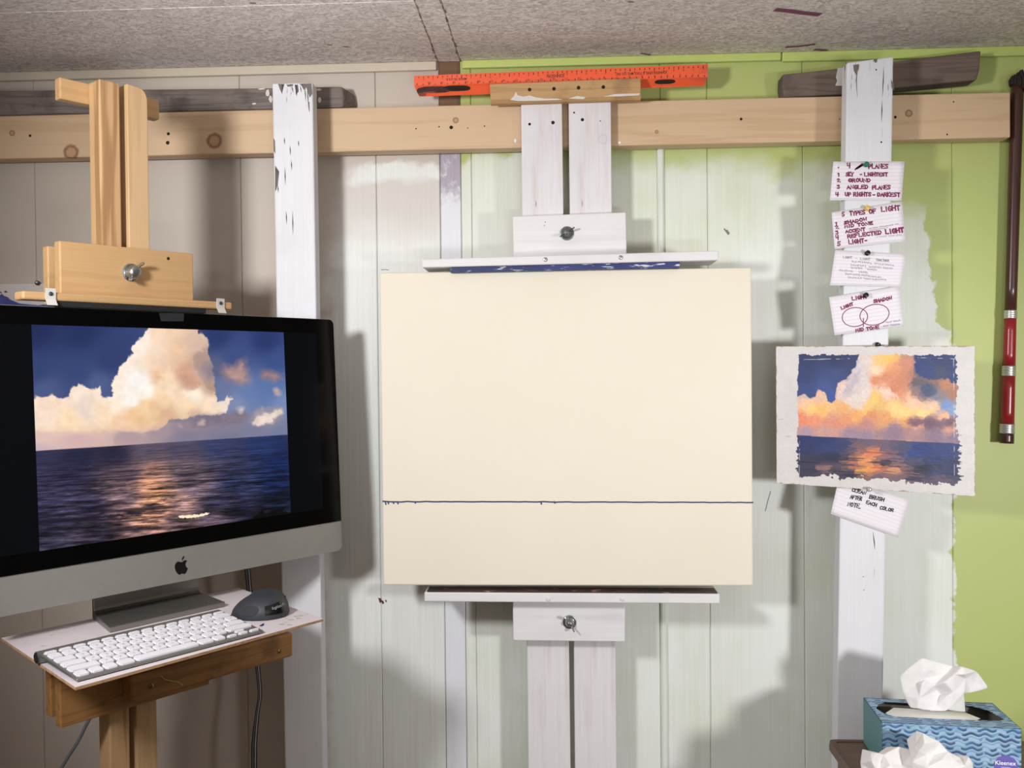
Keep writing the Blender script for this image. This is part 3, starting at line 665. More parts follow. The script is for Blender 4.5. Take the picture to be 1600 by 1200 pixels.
tb = [hitE(x, y, .005) for x, y in ((35, 452), (363, 474), (364, 488), (36, 470))]
tray = ebox('upper_tray', tb[0].x, tb[1].x, .005, -.0253, 1.6115, (tb[0].z+tb[1].z)/2, M['pine_h'], bevel=.003)
ebox('rubber_pad', hitE(86, 485, .003).x, hitE(322, 489, .003).x, .0035, -.022, 1.6028, 1.6113, plain('black_rubber', (20, 20, 20), .8), bevel=.001)
for px in (78.5, 344):
    p = hitE(px, 465 if px < 100 else 478, .005); w = .0075
    mb = MB(); prof = [(.0055, 1.630 if px < 100 else 1.630), (.0055, 1.6135), (.0115, 1.6045)]; L = []
    for s in (-1, 1):
        L.append([Vector((p.x+s*w, -d, z)) for d, z in prof] + [Vector((p.x+s*w, -d-.0016, z-.0004)) for d, z in reversed(prof)])
    mb.slab(L[0], L[1]); br = place_local('metal_bracket', mb, plain('bright_zinc', (214, 212, 206), .4, .25), se, tray)
    # a screw in the upper half; it is part of the tray fitting
    q = Vector((p.x, -.0072, 1.6215)); mb = MB().lathe([(.0034, 0), (.003, .0012), (.0012, .0018)], q, (0, -1, 0), 12); place_local('screw', mb, M['darksteel'], se, tray)
# lower clamp, bar and hidden bearer under the shelf
lf0 = hitE(92, 1067, -.0255).x; fz = 1.0
lcf = ebox('clamp_board', hitE(94, 1100, -.0255).x, .302, -.0255, -.0447, .9515, 1.1025, M['pine_old'])
ebox('clamp_board', hitE(79, 1095, -.0835).x, .302, -.0835, -.102, .9515, 1.085, M['pine_old'])
b0, b1 = hitE(205, 1085, .005).x, hitE(458, 1010, .005).x
lbar = ebox('lower_tray', b0, b1, .005, -.0253, .969, 1.014, M['pine_old'], bevel=.004)
ebox('bearer', .10, .24, .165, -.0253, 1.075, 1.1025, M['pine_old'], bevel=.001)
for px, py in ((236, 1072), (437, 1017)):
    p = hitE(px, py, .005); mb = MB().lathe([(.0048, 0), (.0045, .001), (.002, .002), (.0016, .0012)], (p.x, -.0051, min(max(p.z, .974), 1.008)), (0, -1, 0), 14); place_local('screw', mb, plain('brass_screw', (150, 120, 70), .4, 1), se, lbar)
mk = MB(); cur = [hitE(x, y, .0056) for x, y in ((251, 1056), (258, 1062), (268, 1064), (278, 1066), (286, 1071))]
mk.tube([(p.x, -.0057, min(p.z, 1.011)) for p in cur], .0007, 5); place_local('wood_hair', mk, plain('pale_splinter', (214, 190, 150), .7), se, lbar)

# the loose white shelf board
ZS = 1.107
sb = [hitZ(x, y, ZS) for x, y in ((0, 996), (118, 1074), (505, 967), (360, 915))]
sb[0] = sb[0] - U*.0; 
for i in (0, 3):                                       # back edge clear of the uprights
    d = (sb[i]-TL).dot(NN); sb[i] = sb[i] + NN*(-.0425-d)
def shelf_mat():
    k = NT('worn_white_board', .5); o = k.obj(); n = k.noise(o, 14, 5, .6); sp = k.noise(o, 60, 4, .6)
    col = k.mix(n, lin((206, 194, 200)), lin((226, 216, 218))); col = k.mix(k.math('MULTIPLY', k.step(sp, .62, .7), .45), col, lin((140, 140, 130)))
    return k.base(col)
M['shelf'] = shelf_mat(); M['raw_edge'] = wood('raw_board_edge', (196, 158, 120), (150, 108, 80), 0)
mb = MB().slab([Vector((p.x, p.y, ZS)) for p in sb], [Vector((p.x, p.y, ZS-.004)) for p in sb])
shelf = obj('shelf_board', mb, [M['shelf'], M['raw_edge']]); 
for i, p in enumerate(shelf.data.polygons):
    if abs(p.normal.z) < .5 or p.normal.z < 0: p.material_index = 1
tag(shelf, 'thin white paint-stained board lying on the pine easel under the keyboard and mouse', 'board')
mk = MB()
for x, y, r in ((409, 977, .0032), (411, 975, .002)):
    c = hitZ(x, y, ZS+.0004); disc(mk, c, r, 7, 'z', 1.8)
mo = obj('blue_fleck', mk, M['blue_paint'], shelf); mo['kind'] = 'stuff'
mk = MB()
for x, y in ((446, 972), (455, 968), (466, 966), (452, 976), (440, 975), (470, 962), (462, 963), (448, 966)):
    c = hitZ(x, y, ZS+.0004); disc(mk, c, random.uniform(.002, .005), 7, 'z', random.uniform(.4, .8))
mo = obj('green_fleck', mk, plain('pale_green_fleck', (170, 190, 170), .6), shelf); mo['kind'] = 'stuff'

# ================================================================== numbers for painted pictures
def vnoise(x, y, seed):
    r = np.random.RandomState(seed).rand(64, 64); xi = np.floor(x).astype(int); yi = np.floor(y).astype(int); fx = x-xi; fy = y-yi
    fx = fx*fx*(3-2*fx); fy = fy*fy*(3-2*fy); g = lambda a, b: r[a % 64, b % 64]
    return (g(xi, yi)*(1-fx)+g(xi+1, yi)*fx)*(1-fy)+(g(xi, yi+1)*(1-fx)+g(xi+1, yi+1)*fx)*fy
def fbm(x, y, seed, o=4): return sum(vnoise(x*2**i, y*2**i, seed+i)*.5**i for i in range(o))/sum(.5**i for i in range(o))
def inside(x, y, poly):
    r = np.zeros(x.shape, bool); n = len(poly)
    for i in range(n):
        (x0, y0), (x1, y1) = poly[i], poly[(i+1) % n]
        if y0 == y1: continue
        c = ((y0 > y) != (y1 > y)) & (x < (x1-x0)*(y-y0)/(y1-y0)+x0); r ^= c
    return r
def soft(x, y, poly, wob=0, sc_=40, seed=3, blur=0):
    px = [q[0] for q in poly]; py = [q[1] for q in poly]; pad = abs(wob)+blur+4; out = np.zeros(x.shape)
    k = (x > min(px)-pad) & (x < max(px)+pad) & (y > min(py)-pad) & (y < max(py)+pad); x, y = x[k], y[k]
    wx = x+(fbm(x/sc_, y/sc_, seed)-.5)*2*wob; wy = y+(fbm(x/sc_+9, y/sc_+5, seed+7)-.5)*2*wob
    one = lambda dx, dy: inside(wx+dx, wy+dy, poly).astype(float)
    if not blur: out[k] = one(0, 0)
    else: out[k] = sum(one(blur*math.cos(q), blur*math.sin(q)) for q in np.arange(12)*math.pi/6)/12*.7 + sum(one(.45*blur*math.cos(q), .45*blur*math.sin(q)) for q in np.arange(6)*math.pi/3)/6*.3
    return out
def idw(x, y, pts, p=1.6, e=400, ax=1, ay=1):
    num = np.zeros(x.shape+(3,)); den = np.zeros(x.shape)
    for px, py, *c in pts:
        w = 1/((((x-px)*ax)**2+((y-py)*ay)**2+e)**p); num += w[..., None]*np.array(c[0], float); den += w
    return num/den[..., None]
def homog(q):                                          # unit square (u right, v down) -> 4 corners TL TR BR BL
    A = []; b = []
    for (u, v), (x, y) in zip(((0, 0), (1, 0), (1, 1), (0, 1)), q):
        A += [[u, v, 1, 0, 0, 0, -u*x, -v*x], [0, 0, 0, u, v, 1, -u*y, -v*y]]; b += [x, y]
    h = np.linalg.solve(np.array(A, float), np.array(b, float))
    return lambda u, v: ((h[0]*u+h[1]*v+h[2])/(h[6]*u+h[7]*v+1), (h[3]*u+h[4]*v+h[5])/(h[6]*u+h[7]*v+1))
def lerp3(a, b, m): return a*(1-m[..., None])+b*m[..., None]
def tolin(c):
    c = np.clip(c/255, 0, 1); return np.where(c <= .04045, c/12.92, ((c+.055)/1.055)**2.4)
def picture_grid(name, nx, ny, place, rgb, mat, parent):
    """a printed picture: a fine grid carrying one flat colour per point"""
    v = []
    for j in range(ny):
        for i in range(nx): v.append(tuple(place(i/(nx-1), j/(ny-1))))
    f = [(j*nx+i, (j+1)*nx+i, (j+1)*nx+i+1, j*nx+i+1) for j in range(ny-1) for i in range(nx-1)]
    mb = MB(); mb.v = v; mb.f = f; o = obj(name, mb, mat, parent, flip=False)
    at = o.data.color_attributes.new('picture', 'FLOAT_COLOR', 'POINT')
    a = np.ones((nx*ny, 4), np.float32); a[:, :3] = tolin(rgb.reshape(-1, 3)); at.data.foreach_set('color', a.ravel()); return o

# ---- the seascape on the display (coordinates: a 1395 x 1200 tracing of the picture)
def screen_rgb(nx, ny):
    uu, vv = np.meshgrid(np.linspace(0, 1, nx), np.linspace(0, 1, ny)); x, y = homog(((60, 22), (1335, 58), (1383, 985), (98, 1172)))(uu, vv)
    sky = idw(x, y, [(80, 50, (44, 58, 112)), (300, 60, (48, 62, 118)), (100, 250, (62, 80, 136)), (300, 250, (66, 84, 140)), (450, 200, (60, 76, 132)), (400, 320, (92, 108, 160)), (130, 350, (90, 104, 155)), (1000, 80, (52, 70, 130)), (1250, 100, (50, 68, 128)), (1080, 180, (72, 92, 152)), (1300, 200, (70, 92, 155)), (1020, 330, (120, 132, 176)), (1150, 360, (112, 136, 190)), (1280, 330, (100, 128, 186)), (1100, 420, (140, 152, 192)), (1340, 420, (130, 150, 196)), (1000, 240, (106, 112, 150))], 1.5, 900)
    n1 = (fbm(x/90, y/70, 21)-.5); n2 = (fbm(x/28, y/26, 31)-.5)
    hz = idw(x, y+n1*30, [(90, 520, (250, 220, 186)), (90, 590, (226, 192, 184)), (90, 650, (206, 180, 184)), (300, 540, (240, 205, 176)), (300, 600, (212, 178, 176)), (500, 500, (244, 204, 166)), (600, 525, (240, 204, 176)), (560, 580, (194, 166, 172)), (700, 560, (182, 160, 170)), (850, 540, (168, 150, 164)), (850, 590, (150, 142, 166)), (1050, 545, (150, 142, 166)), (1200, 560, (138, 140, 172)), (1340, 560, (130, 138, 176)), (1050, 590, (138, 138, 166)), (1000, 480, (160, 146, 160)), (1250, 520, (150, 148, 172))], 1.6, 500, 1, 2)
    cl = idw(x+n1*70+n2*26, y+n1*60+n2*22, [(600, 300, (255, 250, 246)), (620, 150, (255, 240, 228)), (640, 110, (255, 236, 222)), (560, 400, (255, 250, 242)), (640, 350, (255, 248, 238)), (490, 350, (255, 238, 224)), (480, 430, (255, 236, 214)), (300, 380, (252, 228, 210)), (330, 440, (236, 214, 200)), (150, 430, (250, 222, 200)), (100, 480, (250, 226, 206)), (250, 500, (254, 224, 186)), (420, 470, (252, 222, 188)), (800, 150, (236, 198, 166)), (700, 90, (250, 218, 192)), (760, 60, (244, 210, 180)), (680, 200, (246, 216, 190)), (890, 120, (222, 190, 170)), (830, 250, (214, 166, 138)), (860, 310, (206, 156, 132)), (690, 280, (238, 196, 160)), (750, 300, (252, 222, 190)), (770, 350, (252, 226, 196)), (880, 370, (255, 240, 220)), (950, 420, (252, 224, 196)), (850, 440, (252, 222, 184)), (730, 470, (222, 178, 146)), (690, 450, (236, 196, 154)), (965, 250, (160, 146, 160)), (960, 330, (196, 160, 142)), (930, 200, (196, 164, 152)), (1040, 430, (244, 224, 206)), (640, 440, (246, 210, 166)), (500, 520, (246, 206, 170)), (720, 400, (250, 216, 176)), (880, 480, (204, 172, 150)), (600, 490, (240, 196, 152))], 1.7, 260)
    cl = cl*(1+.10*n2[..., None])
    P = [(75, 560), (60, 384), (120, 390), (165, 376), (215, 396), (248, 385), (254, 345), (290, 317), (320, 325), (350, 350), (385, 345), (405, 327), (416, 350), (410, 376), (440, 398), (466, 380), (470, 345), (460, 310), (490, 285), (508, 235), (540, 195), (566, 160), (560, 145), (600, 100), (640, 50), (640, -20), (905, -20), (908, 52), (936, 75), (956, 105), (945, 150), (965, 190), (975, 230), (985, 290), (990, 360), (997, 412), (1036, 402), (1058, 380), (1072, 398), (1054, 440), (1045, 474), (900, 486), (760, 498), (700, 560)]
    m = soft(x, y, P, 16, 22, 41, 3.5)
    rgb = lerp3(sky, hz, np.clip((y+n1*36-455)/60, 0, 1)); rgb = lerp3(rgb, cl, m*np.clip((585-y-n1*40)/70, 0, 1))
    for pl, c, b in (([(1010, 235), (1050, 230), (1080, 240), (1105, 205), (1140, 190), (1145, 250), (1170, 290), (1140, 325), (1080, 310), (1040, 290)], (206, 162, 148), 22), ([(1215, 265), (1260, 248), (1300, 265), (1340, 285), (1300, 310), (1240, 300)], (186, 146, 140), 16), ([(1283, 350), (1310, 338), (1330, 355), (1318, 380), (1295, 375)], (214, 186, 184), 9),
                     ([(860, 500), (920, 478), (1060, 470), (1120, 455), (1170, 480), (1120, 515), (1000, 525), (870, 540)], (148, 134, 150), 14), ([(1100, 440), (1130, 430), (1140, 465), (1105, 470)], (212, 196, 196), 8), ([(1170, 480), (1190, 450), (1220, 432), (1250, 450), (1290, 435), (1330, 440), (1345, 490), (1300, 515), (1200, 534), (1165, 520)], (176, 164, 172), 12), ([(1175, 520), (1200, 480), (1262, 470), (1330, 440), (1340, 470), (1280, 500), (1300, 515), (1210, 535)], (240, 222, 206), 8), ([(905, 510), (925, 492), (940, 520), (910, 535)], (206, 184, 178), 8), ([(800, 540), (815, 518), (830, 545)], (204, 180, 176), 10)):
        rgb = lerp3(rgb, np.array(c, float)*np.ones(rgb.shape)*(1+.16*n2[..., None]), soft(x, y, pl, 14, 22, 51, b)*.85)
    hy = 658+(x-85)*(578-658)/1275
    sea = idw(x, y, [(85, 690, (66, 66, 104)), (300, 690, (52, 54, 90)), (480, 680, (56, 54, 84)), (650, 660, (112, 100, 122)), (800, 650, (98, 92, 122)), (1000, 640, (70, 78, 124)), (1250, 630, (48, 66, 122)), (1330, 720, (32, 50, 106)), (1300, 830, (28, 44, 92)), (1100, 830, (52, 60, 98)), (680, 760, (176, 130, 116)), (660, 830, (214, 152, 118)), (690, 890, (226, 160, 118)), (680, 960, (214, 152, 116)), (650, 1020, (196, 138, 112)), (550, 780, (112, 92, 106)), (540, 900, (126, 102, 112)), (830, 760, (126, 106, 116)), (880, 850, (120, 100, 112)), (830, 930, (160, 124, 118)), (250, 800, (62, 58, 92)), (150, 900, (70, 66, 98)), (350, 940, (66, 60, 88)), (130, 1010, (58, 54, 80)), (150, 1130, (66, 62, 84)), (400, 1080, (70, 62, 82)), (600, 1090, (140, 108, 108)), (800, 1030, (120, 96, 102)), (1000, 1010, (98, 82, 96)), (1000, 930, (70, 66, 94)), (1150, 950, (50, 54, 84)), (1300, 930, (36, 44, 76)), (1250, 985, (34, 32, 42))], 1.5, 300, 1, 1.4)
    dep = np.clip((y-hy)/400, .02, 2); ph = np.log(dep+.10)*22
    w = fbm(x/120, ph*1.5, 61, 4)-.5; w2 = fbm(x/42, ph*4.0, 71, 3)-.5
    sea = sea*(1+np.clip(dep*1.6, .2, 1)[..., None]*(1.5*w+.9*w2)[..., None])
    sea = lerp3(sea, np.array((44, 40, 60.))*np.ones(sea.shape), np.clip((.37-fbm(x/170, ph*1.3, 81, 3))*14, 0, 1)*.55*np.clip(dep*3, 0, 1))
    rgb = lerp3(rgb, sea, np.clip((y-hy)/3, 0, 1))
    fo = soft(x, y, [(803, 995), (850, 992), (900, 988), (965, 980), (955, 990), (910, 1000), (850, 1006), (815, 1005)], 4, 12, 91); rgb = lerp3(rgb, np.array((255, 236, 206.))*np.ones(rgb.shape), fo)
    for pl in ([(95, 1018), (250, 1005), (400, 992), (520, 984), (530, 992), (380, 1006), (240, 1022), (96, 1034)], [(520, 980), (600, 972), (625, 984), (560, 990)], [(600, 938), (680, 930), (715, 936), (660, 944)], [(690, 914), (750, 908), (735, 918)], [(1000, 908), (1120, 905), (1100, 914), (960, 914)]):
        rgb = lerp3(rgb, np.array((46, 40, 62.))*np.ones(rgb.shape), soft(x, y, pl, 6, 20, 95, 4)*.8)
    tr_ = soft(x, y, [(1190, 1000), (1210, 985), (1240, 965), (1255, 985), (1290, 968), (1330, 960), (1360, 975), (1390, 985), (1390, 1040), (1190, 1040)], 14, 12, 97); rgb = lerp3(rgb, np.array((22, 20, 24.))*np.ones(rgb.shape), tr_)
    g_ = rgb.max(axis=2, keepdims=True)/255; rgb = rgb*np.clip(g_, .02, 1)**np.where(g_ < .8, .28, .0)
    return rgb
# ---- the oil study on its board (coordinates: a 1600 x 1200 tracing of the board)
def study_rgb(nx, ny):
    uu, vv = np.meshgrid(np.linspace(0, 1, nx), np.linspace(0, 1, ny)); x, y = homog(((100, 95), (1478, 90), (1482, 1135), (105, 1045)))(uu, vv)
    # flat brush touches: every point takes the colour of its nearest touch
    def touch(cx_, cy_, seed):
        r = np.random.RandomState(seed); jx = r.rand(80, 80); jy = r.rand(80, 80); best = np.full(x.shape, 1e9); ox = x.copy(); oy = y.copy()
        wx = x+(fbm(x/25, y/25, seed)-.5)*14; wy = y+(fbm(x/25+3, y/25, seed+5)-.5)*10
        ci = np.floor(wx/cx_).astype(int); cj = np.floor(wy/cy_).astype(int)
        for a in (-1, 0, 1):
            for b in (-1, 0, 1):
                i = ci+a; j = cj+b; sx = (i+jx[i % 80, j % 80])*cx_; sy = (j+jy[i % 80, j % 80])*cy_; d = ((wx-sx)/cx_)**2+((wy-sy)/cy_)**2; k = d < best
                best = np.where(k, d, best); ox = np.where(k, sx, ox); oy = np.where(k, sy, oy)
        return ox, oy
    tx, ty = touch(34, 24, 5); ux, uy = touch(20, 18, 6); sx, sy = touch(58, 12, 8); fx, fy = touch(20, 15, 12); g = fbm(x/9, y/9, 15)-.5
    sky = idw(fx, fy, [(300, 180, (48, 62, 108)), (500, 180, (44, 58, 102)), (620, 190, (52, 66, 112)), (300, 300, (54, 68, 116)), (500, 300, (66, 82, 132)), (420, 380, (72, 92, 146)), (300, 400, (64, 82, 134)), (470, 460, (66, 92, 160)), (1100, 190, (48, 66, 122)), (1250, 190, (38, 56, 108)), (1330, 200, (40, 58, 110)), (1120, 280, (48, 68, 128)), (1320, 310, (38, 58, 116)), (1230, 280, (70, 76, 108))], 1.6, 400)
    cl = idw(tx*.5+ux*.5, ty*.5+uy*.5, [(700, 180, (220, 206, 200)), (660, 250, (206, 194, 200)), (680, 350, (212, 198, 196)), (540, 380, (228, 194, 178)), (580, 400, (176, 164, 178)), (620, 330, (180, 168, 182)), (640, 470, (228, 212, 200)), (700, 420, (230, 216, 208)), (600, 480, (228, 206, 190)), (800, 200, (240, 198, 140)), (860, 170, (246, 198, 112)), (780, 260, (240, 214, 186)), (900, 240, (232, 172, 122)), (850, 310, (216, 150, 116)), (780, 330, (220, 154, 118)), (900, 390, (206, 136, 106)), (960, 320, (192, 136, 114)), (1000, 220, (192, 142, 128)), (1040, 290, (138, 112, 114)), (860, 415, (238, 204, 184)), (815, 380, (238, 210, 190)), (760, 450, (242, 194, 112)), (700, 530, (242, 192, 116)), (790, 490, (226, 190, 120)), (400, 430, (228, 188, 166)), (290, 440, (208, 184, 176)), (300, 480, (238, 200, 166)), (330, 530, (242, 204, 134)), (450, 500, (236, 194, 138)), (400, 540, (238, 190, 120)), (560, 520, (232, 180, 118)), (900, 520, (248, 208, 140)), (980, 560, (248, 206, 136)), (1030, 490, (238, 198, 172)), (1000, 440, (222, 168, 132)), (1100, 550, (248, 208, 150)), (1180, 500, (242, 198, 162)), (1130, 400, (86, 92, 120)), (1150, 380, (78, 86, 118)), (1060, 400, (150, 126, 126)), (1060, 340, (112, 98, 108)), (1260, 370, (190, 134, 102)), (1330, 420, (176, 124, 100)), (1180, 330, (150, 116, 104)), (1200, 450, (132, 134, 154)), (1270, 500, (126, 152, 198)), (1310, 540, (140, 160, 198)), (1240, 430, (150, 130, 136)), (740, 570, (218, 154, 112)), (640, 580, (234, 174, 112)), (560, 600, (226, 160, 120)), (350, 600, (232, 158, 126)), (280, 600, (228, 148, 116)), (480, 620, (214, 156, 134)), (700, 630, (196, 144, 136)), (850, 590, (226, 166, 112)), (1000, 605, (222, 160, 110)), (1150, 630, (126, 96, 112)), (1050, 625, (150, 112, 116)), (1300, 615, (132, 98, 112)), (1265, 580, (236, 186, 150)), (1060, 655, (226, 166, 146)), (1290, 670, (206, 158, 138)), (300, 690, (182, 154, 168)), (600, 690, (166, 142, 158)), (900, 680, (156, 130, 148)), (1200, 710, (142, 118, 138)), (450, 660, (200, 160, 156)), (700, 715, (160, 138, 158)), (1330, 740, (140, 120, 142))], 2.0, 120)
    for c_, pl, wt in (((216, 150, 116), [(745, 330), (860, 262), (950, 180), (1030, 185), (1042, 290), (1000, 400), (940, 455), (885, 372), (790, 385)], .6), ((222, 210, 206), [(640, 240), (700, 172), (742, 190), (735, 260), (722, 330), (748, 400), (722, 470), (684, 540), (620, 522), (560, 490), (500, 445), (520, 360), (580, 320), (612, 262)], .6),
            ((186, 174, 188), [(640, 250), (668, 250), (640, 330), (600, 400), (540, 440), (560, 400), (600, 330)], .6), ((246, 204, 132), [(760, 400), (800, 470), (700, 560), (690, 520), (740, 450)], .55), ((238, 208, 190), [(800, 390), (812, 355), (850, 400), (920, 420), (935, 445), (860, 432)], .75), ((248, 210, 146), [(870, 490), (960, 500), (1100, 522), (1205, 500), (1190, 560), (1000, 592), (880, 572)], .6), ((240, 200, 176), [(985, 480), (1000, 410), (1040, 450), (1090, 490), (1160, 490), (1215, 470), (1205, 510), (1120, 530), (1000, 510)], .7),
            ((82, 92, 124), [(1075, 375), (1140, 350), (1198, 395), (1155, 452), (1095, 425)], .75), ((120, 92, 110), [(980, 612), (1100, 602), (1240, 598), (1335, 612), (1300, 660), (1180, 640), (1060, 648)], .75), ((226, 150, 122), [(245, 592), (480, 596), (660, 640), (460, 662), (245, 640)], .5), ((226, 190, 170), [(360, 430), (372, 402), (400, 396), (434, 430), (436, 470), (380, 500), (350, 470)], .6), ((150, 128, 146), [(760, 690), (1000, 660), (1390, 700), (1390, 765), (800, 735)], .5)):
        cl = lerp3(cl, np.array(c_, float)*np.ones(cl.shape)*(1+.10*(fbm(x/30, y/22, 77)-.5)[..., None]), soft(x, y, pl, 26, 30, 61, 9)*wt)
    P1 = [(225, 120), (660, 120), (640, 230), (612, 255), (580, 310), (512, 350), (496, 400), (492, 462), (472, 490), (442, 470), (436, 430), (402, 396), (370, 402), (358, 440), (330, 454), (290, 428), (225, 448)]
    P2 = [(1030, 120), (1380, 120), (1380, 345), (1330, 352), (1290, 318), (1200, 322), (1130, 312), (1085, 300), (1040, 250), (1052, 215)]
    m = np.maximum(soft(x, y, P1, 14, 20, 17, 3), soft(x, y, P2, 16, 20, 18, 5)); art = lerp3(cl, sky, m)
    hy = 712+(x-255)*58/1125
    sea = idw(sx, sy, [(300, 740, (40, 56, 108)), (400, 760, (36, 54, 110)), (450, 800, (50, 66, 118)), (560, 780, (56, 64, 110)), (300, 820, (46, 58, 104)), (300, 870, (62, 60, 88)), (700, 760, (116, 98, 116)), (650, 790, (130, 102, 110)), (760, 830, (216, 134, 94)), (740, 860, (220, 144, 100)), (720, 885, (228, 160, 108)), (770, 940, (232, 142, 96)), (700, 940, (226, 170, 90)), (640, 920, (180, 120, 104)), (830, 790, (120, 98, 118)), (840, 860, (150, 110, 112)), (900, 880, (132, 106, 116)), (960, 800, (84, 82, 116)), (1100, 800, (32, 58, 124)), (1050, 840, (44, 70, 138)), (1200, 860, (38, 60, 124)), (1330, 800, (38, 58, 118)), (1050, 900, (84, 82, 110)), (1200, 940, (58, 64, 106)), (1360, 910, (34, 48, 104)), (1300, 960, (44, 52, 96)), (400, 890, (58, 56, 84)), (470, 870, (44, 46, 80)), (350, 950, (64, 62, 86)), (500, 960, (78, 70, 90)), (430, 935, (150, 116, 116)), (800, 995, (126, 98, 110)), (950, 1000, (128, 102, 116)), (1250, 1015, (102, 88, 108)), (900, 955, (206, 150, 116)), (1000, 970, (130, 100, 106)), (600, 985, (80, 74, 92)), (1100, 935, (30, 34, 66)), (820, 905, (70, 56, 76))], 2.0, 60, 1, 1.8)
    art = lerp3(art, sea, (y > hy).astype(float)); dk = fbm(x/150, (y-x*.05)/9, 44, 3); art = lerp3(art, np.array((38, 38, 70.))*np.ones(art.shape), np.clip((.40-dk)*14, 0, 1)*.6*np.clip((y-hy-60)/80, 0, 1)*(x > 0)); art = art*(1+.12*g[..., None])
    e = (fbm(x/34, y/34, 23)-.5)*1.3; e2 = fbm(x/60, y/14, 25)-.5
    L = 246+e*26-np.where(y > 790, np.clip(e2*60, 0, 40), 0); R = 1346+e*40+np.clip((y-690)/60, 0, 1)*18+np.where(y > 700, np.clip(e2*120, -10, 70), 0); T = 152+e*26; B = 985+(x-255)*.062+np.clip(e, -.5, .5)*60
    mm = (x > L) & (x < R) & (y > T) & (y < B)
    wh = np.array((206, 201, 199.))*np.ones(art.shape)*(1+.05*(fbm(x/90, y/90, 27)-.5)[..., None]+.05*g[..., None])
    ed = np.minimum(np.minimum(x-100, 1480-x), np.minimum(y-93, 1045+(x-105)*.065-y)); wh = lerp3(wh, np.array((150, 118, 88.))*np.ones(art.shape), ((ed+e*16) < 1.5).astype(float)*.8)
    art = 255*np.clip(art/255, 0, 1)**1.18
    rgb = lerp3(wh, art, mm.astype(float))
    for (a, b, c, d) in ((270, 186, 590, 179), (1070, 172, 1340, 180), (1326, 180, 1330, 990), (256, 720, 254, 980)):      # scored white lines where tape lay
        t = np.clip(((x-a)*(c-a)+(y-b)*(d-b))/((c-a)**2+(d-b)**2), 0, 1); dd = np.hypot(x-a-t*(c-a), y-b-t*(d-b)); rgb = lerp3(rgb, np.array((214, 210, 214.))*np.ones(art.shape), np.clip(2.6-dd, 0, 1)*np.clip((fbm(x/30, y/30, 33)-.42)*8, 0, 1)*.8)
    for q in ((180, 720, 16, 3), (120, 602, 12, 3), (140, 598, 8, 2)):
        rgb = lerp3(rgb, np.array((150, 146, 150.))*np.ones(art.shape), ((((x-q[0])/q[2])**2+((y-q[1])/q[3])**2) < 1).astype(float)*.7)
    return rgb

# ================================================================== the computer
ZT = 1.5745980; TI = .044
def tilt(u, d, z): return Vector((u, -(d + TI*(ZT-z)), z))
def tw(u, d, z):                                       # same, in the world
    p = tilt(u, d, z); return TL*1 + U*p.x + NN*(-p.y) + Vector((0, 0, p.z-TL.z))
pc = thing('desktop_computer', 'silver all-in-one desktop computer whose screen shows a sunset cloud over the sea', 'computer', (TL.x+U.x*.19, TL.y+U.y*.19, ZS+.0005), TH)
uA, uB, zA, zB, zC = -.0835, .5665, 1.1535, 1.6025, 1.2105
M['alu'] = plain('brushed_aluminium', (150, 148, 144), .42, .9); M['alu_front'] = plain('aluminium_chin', (160, 158, 153), .42, .45)
M['glass'] = plain('black_glass', (4, 4, 5), .08, spec=.15); M['rim'] = M['alu']
def rrect(u0, u1, z0, z1, r, n=6, corners=(1, 1, 1, 1)):
    P = []
    for (cx_, cz_, a0, on) in ((u1-r, z0+r, -90, corners[0]), (u1-r, z1-r, 0, corners[1]), (u0+r, z1-r, 90, corners[2]), (u0+r, z0+r, 180, corners[3])):
        if on: P += [(cx_+r*math.cos(math.radians(a0+90*k/n)), cz_+r*math.sin(math.radians(a0+90*k/n))) for k in range(n+1)]
        else: s = (1, -1, -1); P += [(u1 if cx_ > (u0+u1)/2 else u0, z1 if cz_ > (z0+z1)/2 else z0)]
    return P
mb = MB(); rings = []; cu, cz_ = (uA+uB)/2, (zA+zB)/2
P = rrect(uA, uB, zA, zB, .011); np_ = len(P)
for s, d in ((1, 0), (1, -.0055), (.97, -.009), (.86, -.018), (.66, -.029), (.42, -.036)):
    b = len(mb.v); mb.v += [tuple(tw(cu+(u-cu)*s, d, cz_+(z-cz_)*s)) for u, z in P]; rings.append(b)
for a, b in zip(rings[:-1], rings[1:]):
    for k in range(np_): mb.f.append((a+k, a+(k+1) % np_, b+(k+1) % np_, b+k))
mb.f.append(tuple(range(rings[-1], rings[-1]+np_))); mb.f.append(tuple(range(np_-1, -1, -1)))
obj('housing', mb, M['alu_front'], pc, label='silver aluminium housing with a plain chin')
P = rrect(uA+.0006, uB-.0006, zC, zB-.0006, .0105, 6, (0, 1, 1, 0))
mb = MB().slab([tw(u, .0014, z) for u, z in P], [tw(u, .0002, z) for u, z in P]); obj('glass_bezel', mb, M['glass'], pc, label='black glass bezel')
us0, us1, zs0, zs1 = -.074, .523, 1.2392, 1.5746
k = NT('lit_black_pixels', .1, 0, .12); k.set(k.b.inputs['Emission Color'], lin((10, 13, 18))); k.b.inputs['Emission Strength'].default_value = .6; k.base(lin((4, 4, 5))); M['lcd'] = k.m
mb = MB().slab([tw(u, .0019, z) for u, z in ((us0, zs0), (us1, zs0), (us1, zs1), (us0, zs1))], [tw(u, .0013, z) for u, z in ((us0, zs0), (us1, zs0), (us1, zs1), (us0, zs1))])
scn = obj('screen', mb, M['lcd'], pc)
k = NT('lit_picture', .25, 0, .1); a = k.n('VertexColor'); a.layer_name = 'picture'; k.set(k.b.inputs['Emission Color'], a.outputs[0]); k.b.inputs['Emission Strength'].default_value = 1.0; k.base(lin((5, 5, 6))); M['picture'] = k.m
picture_grid('screen_picture', 440, 330, lambda u, v: tw(u*.448, .0022, zs1-v*(zs1-zs0)), screen_rgb(440, 330), M['picture'], scn)
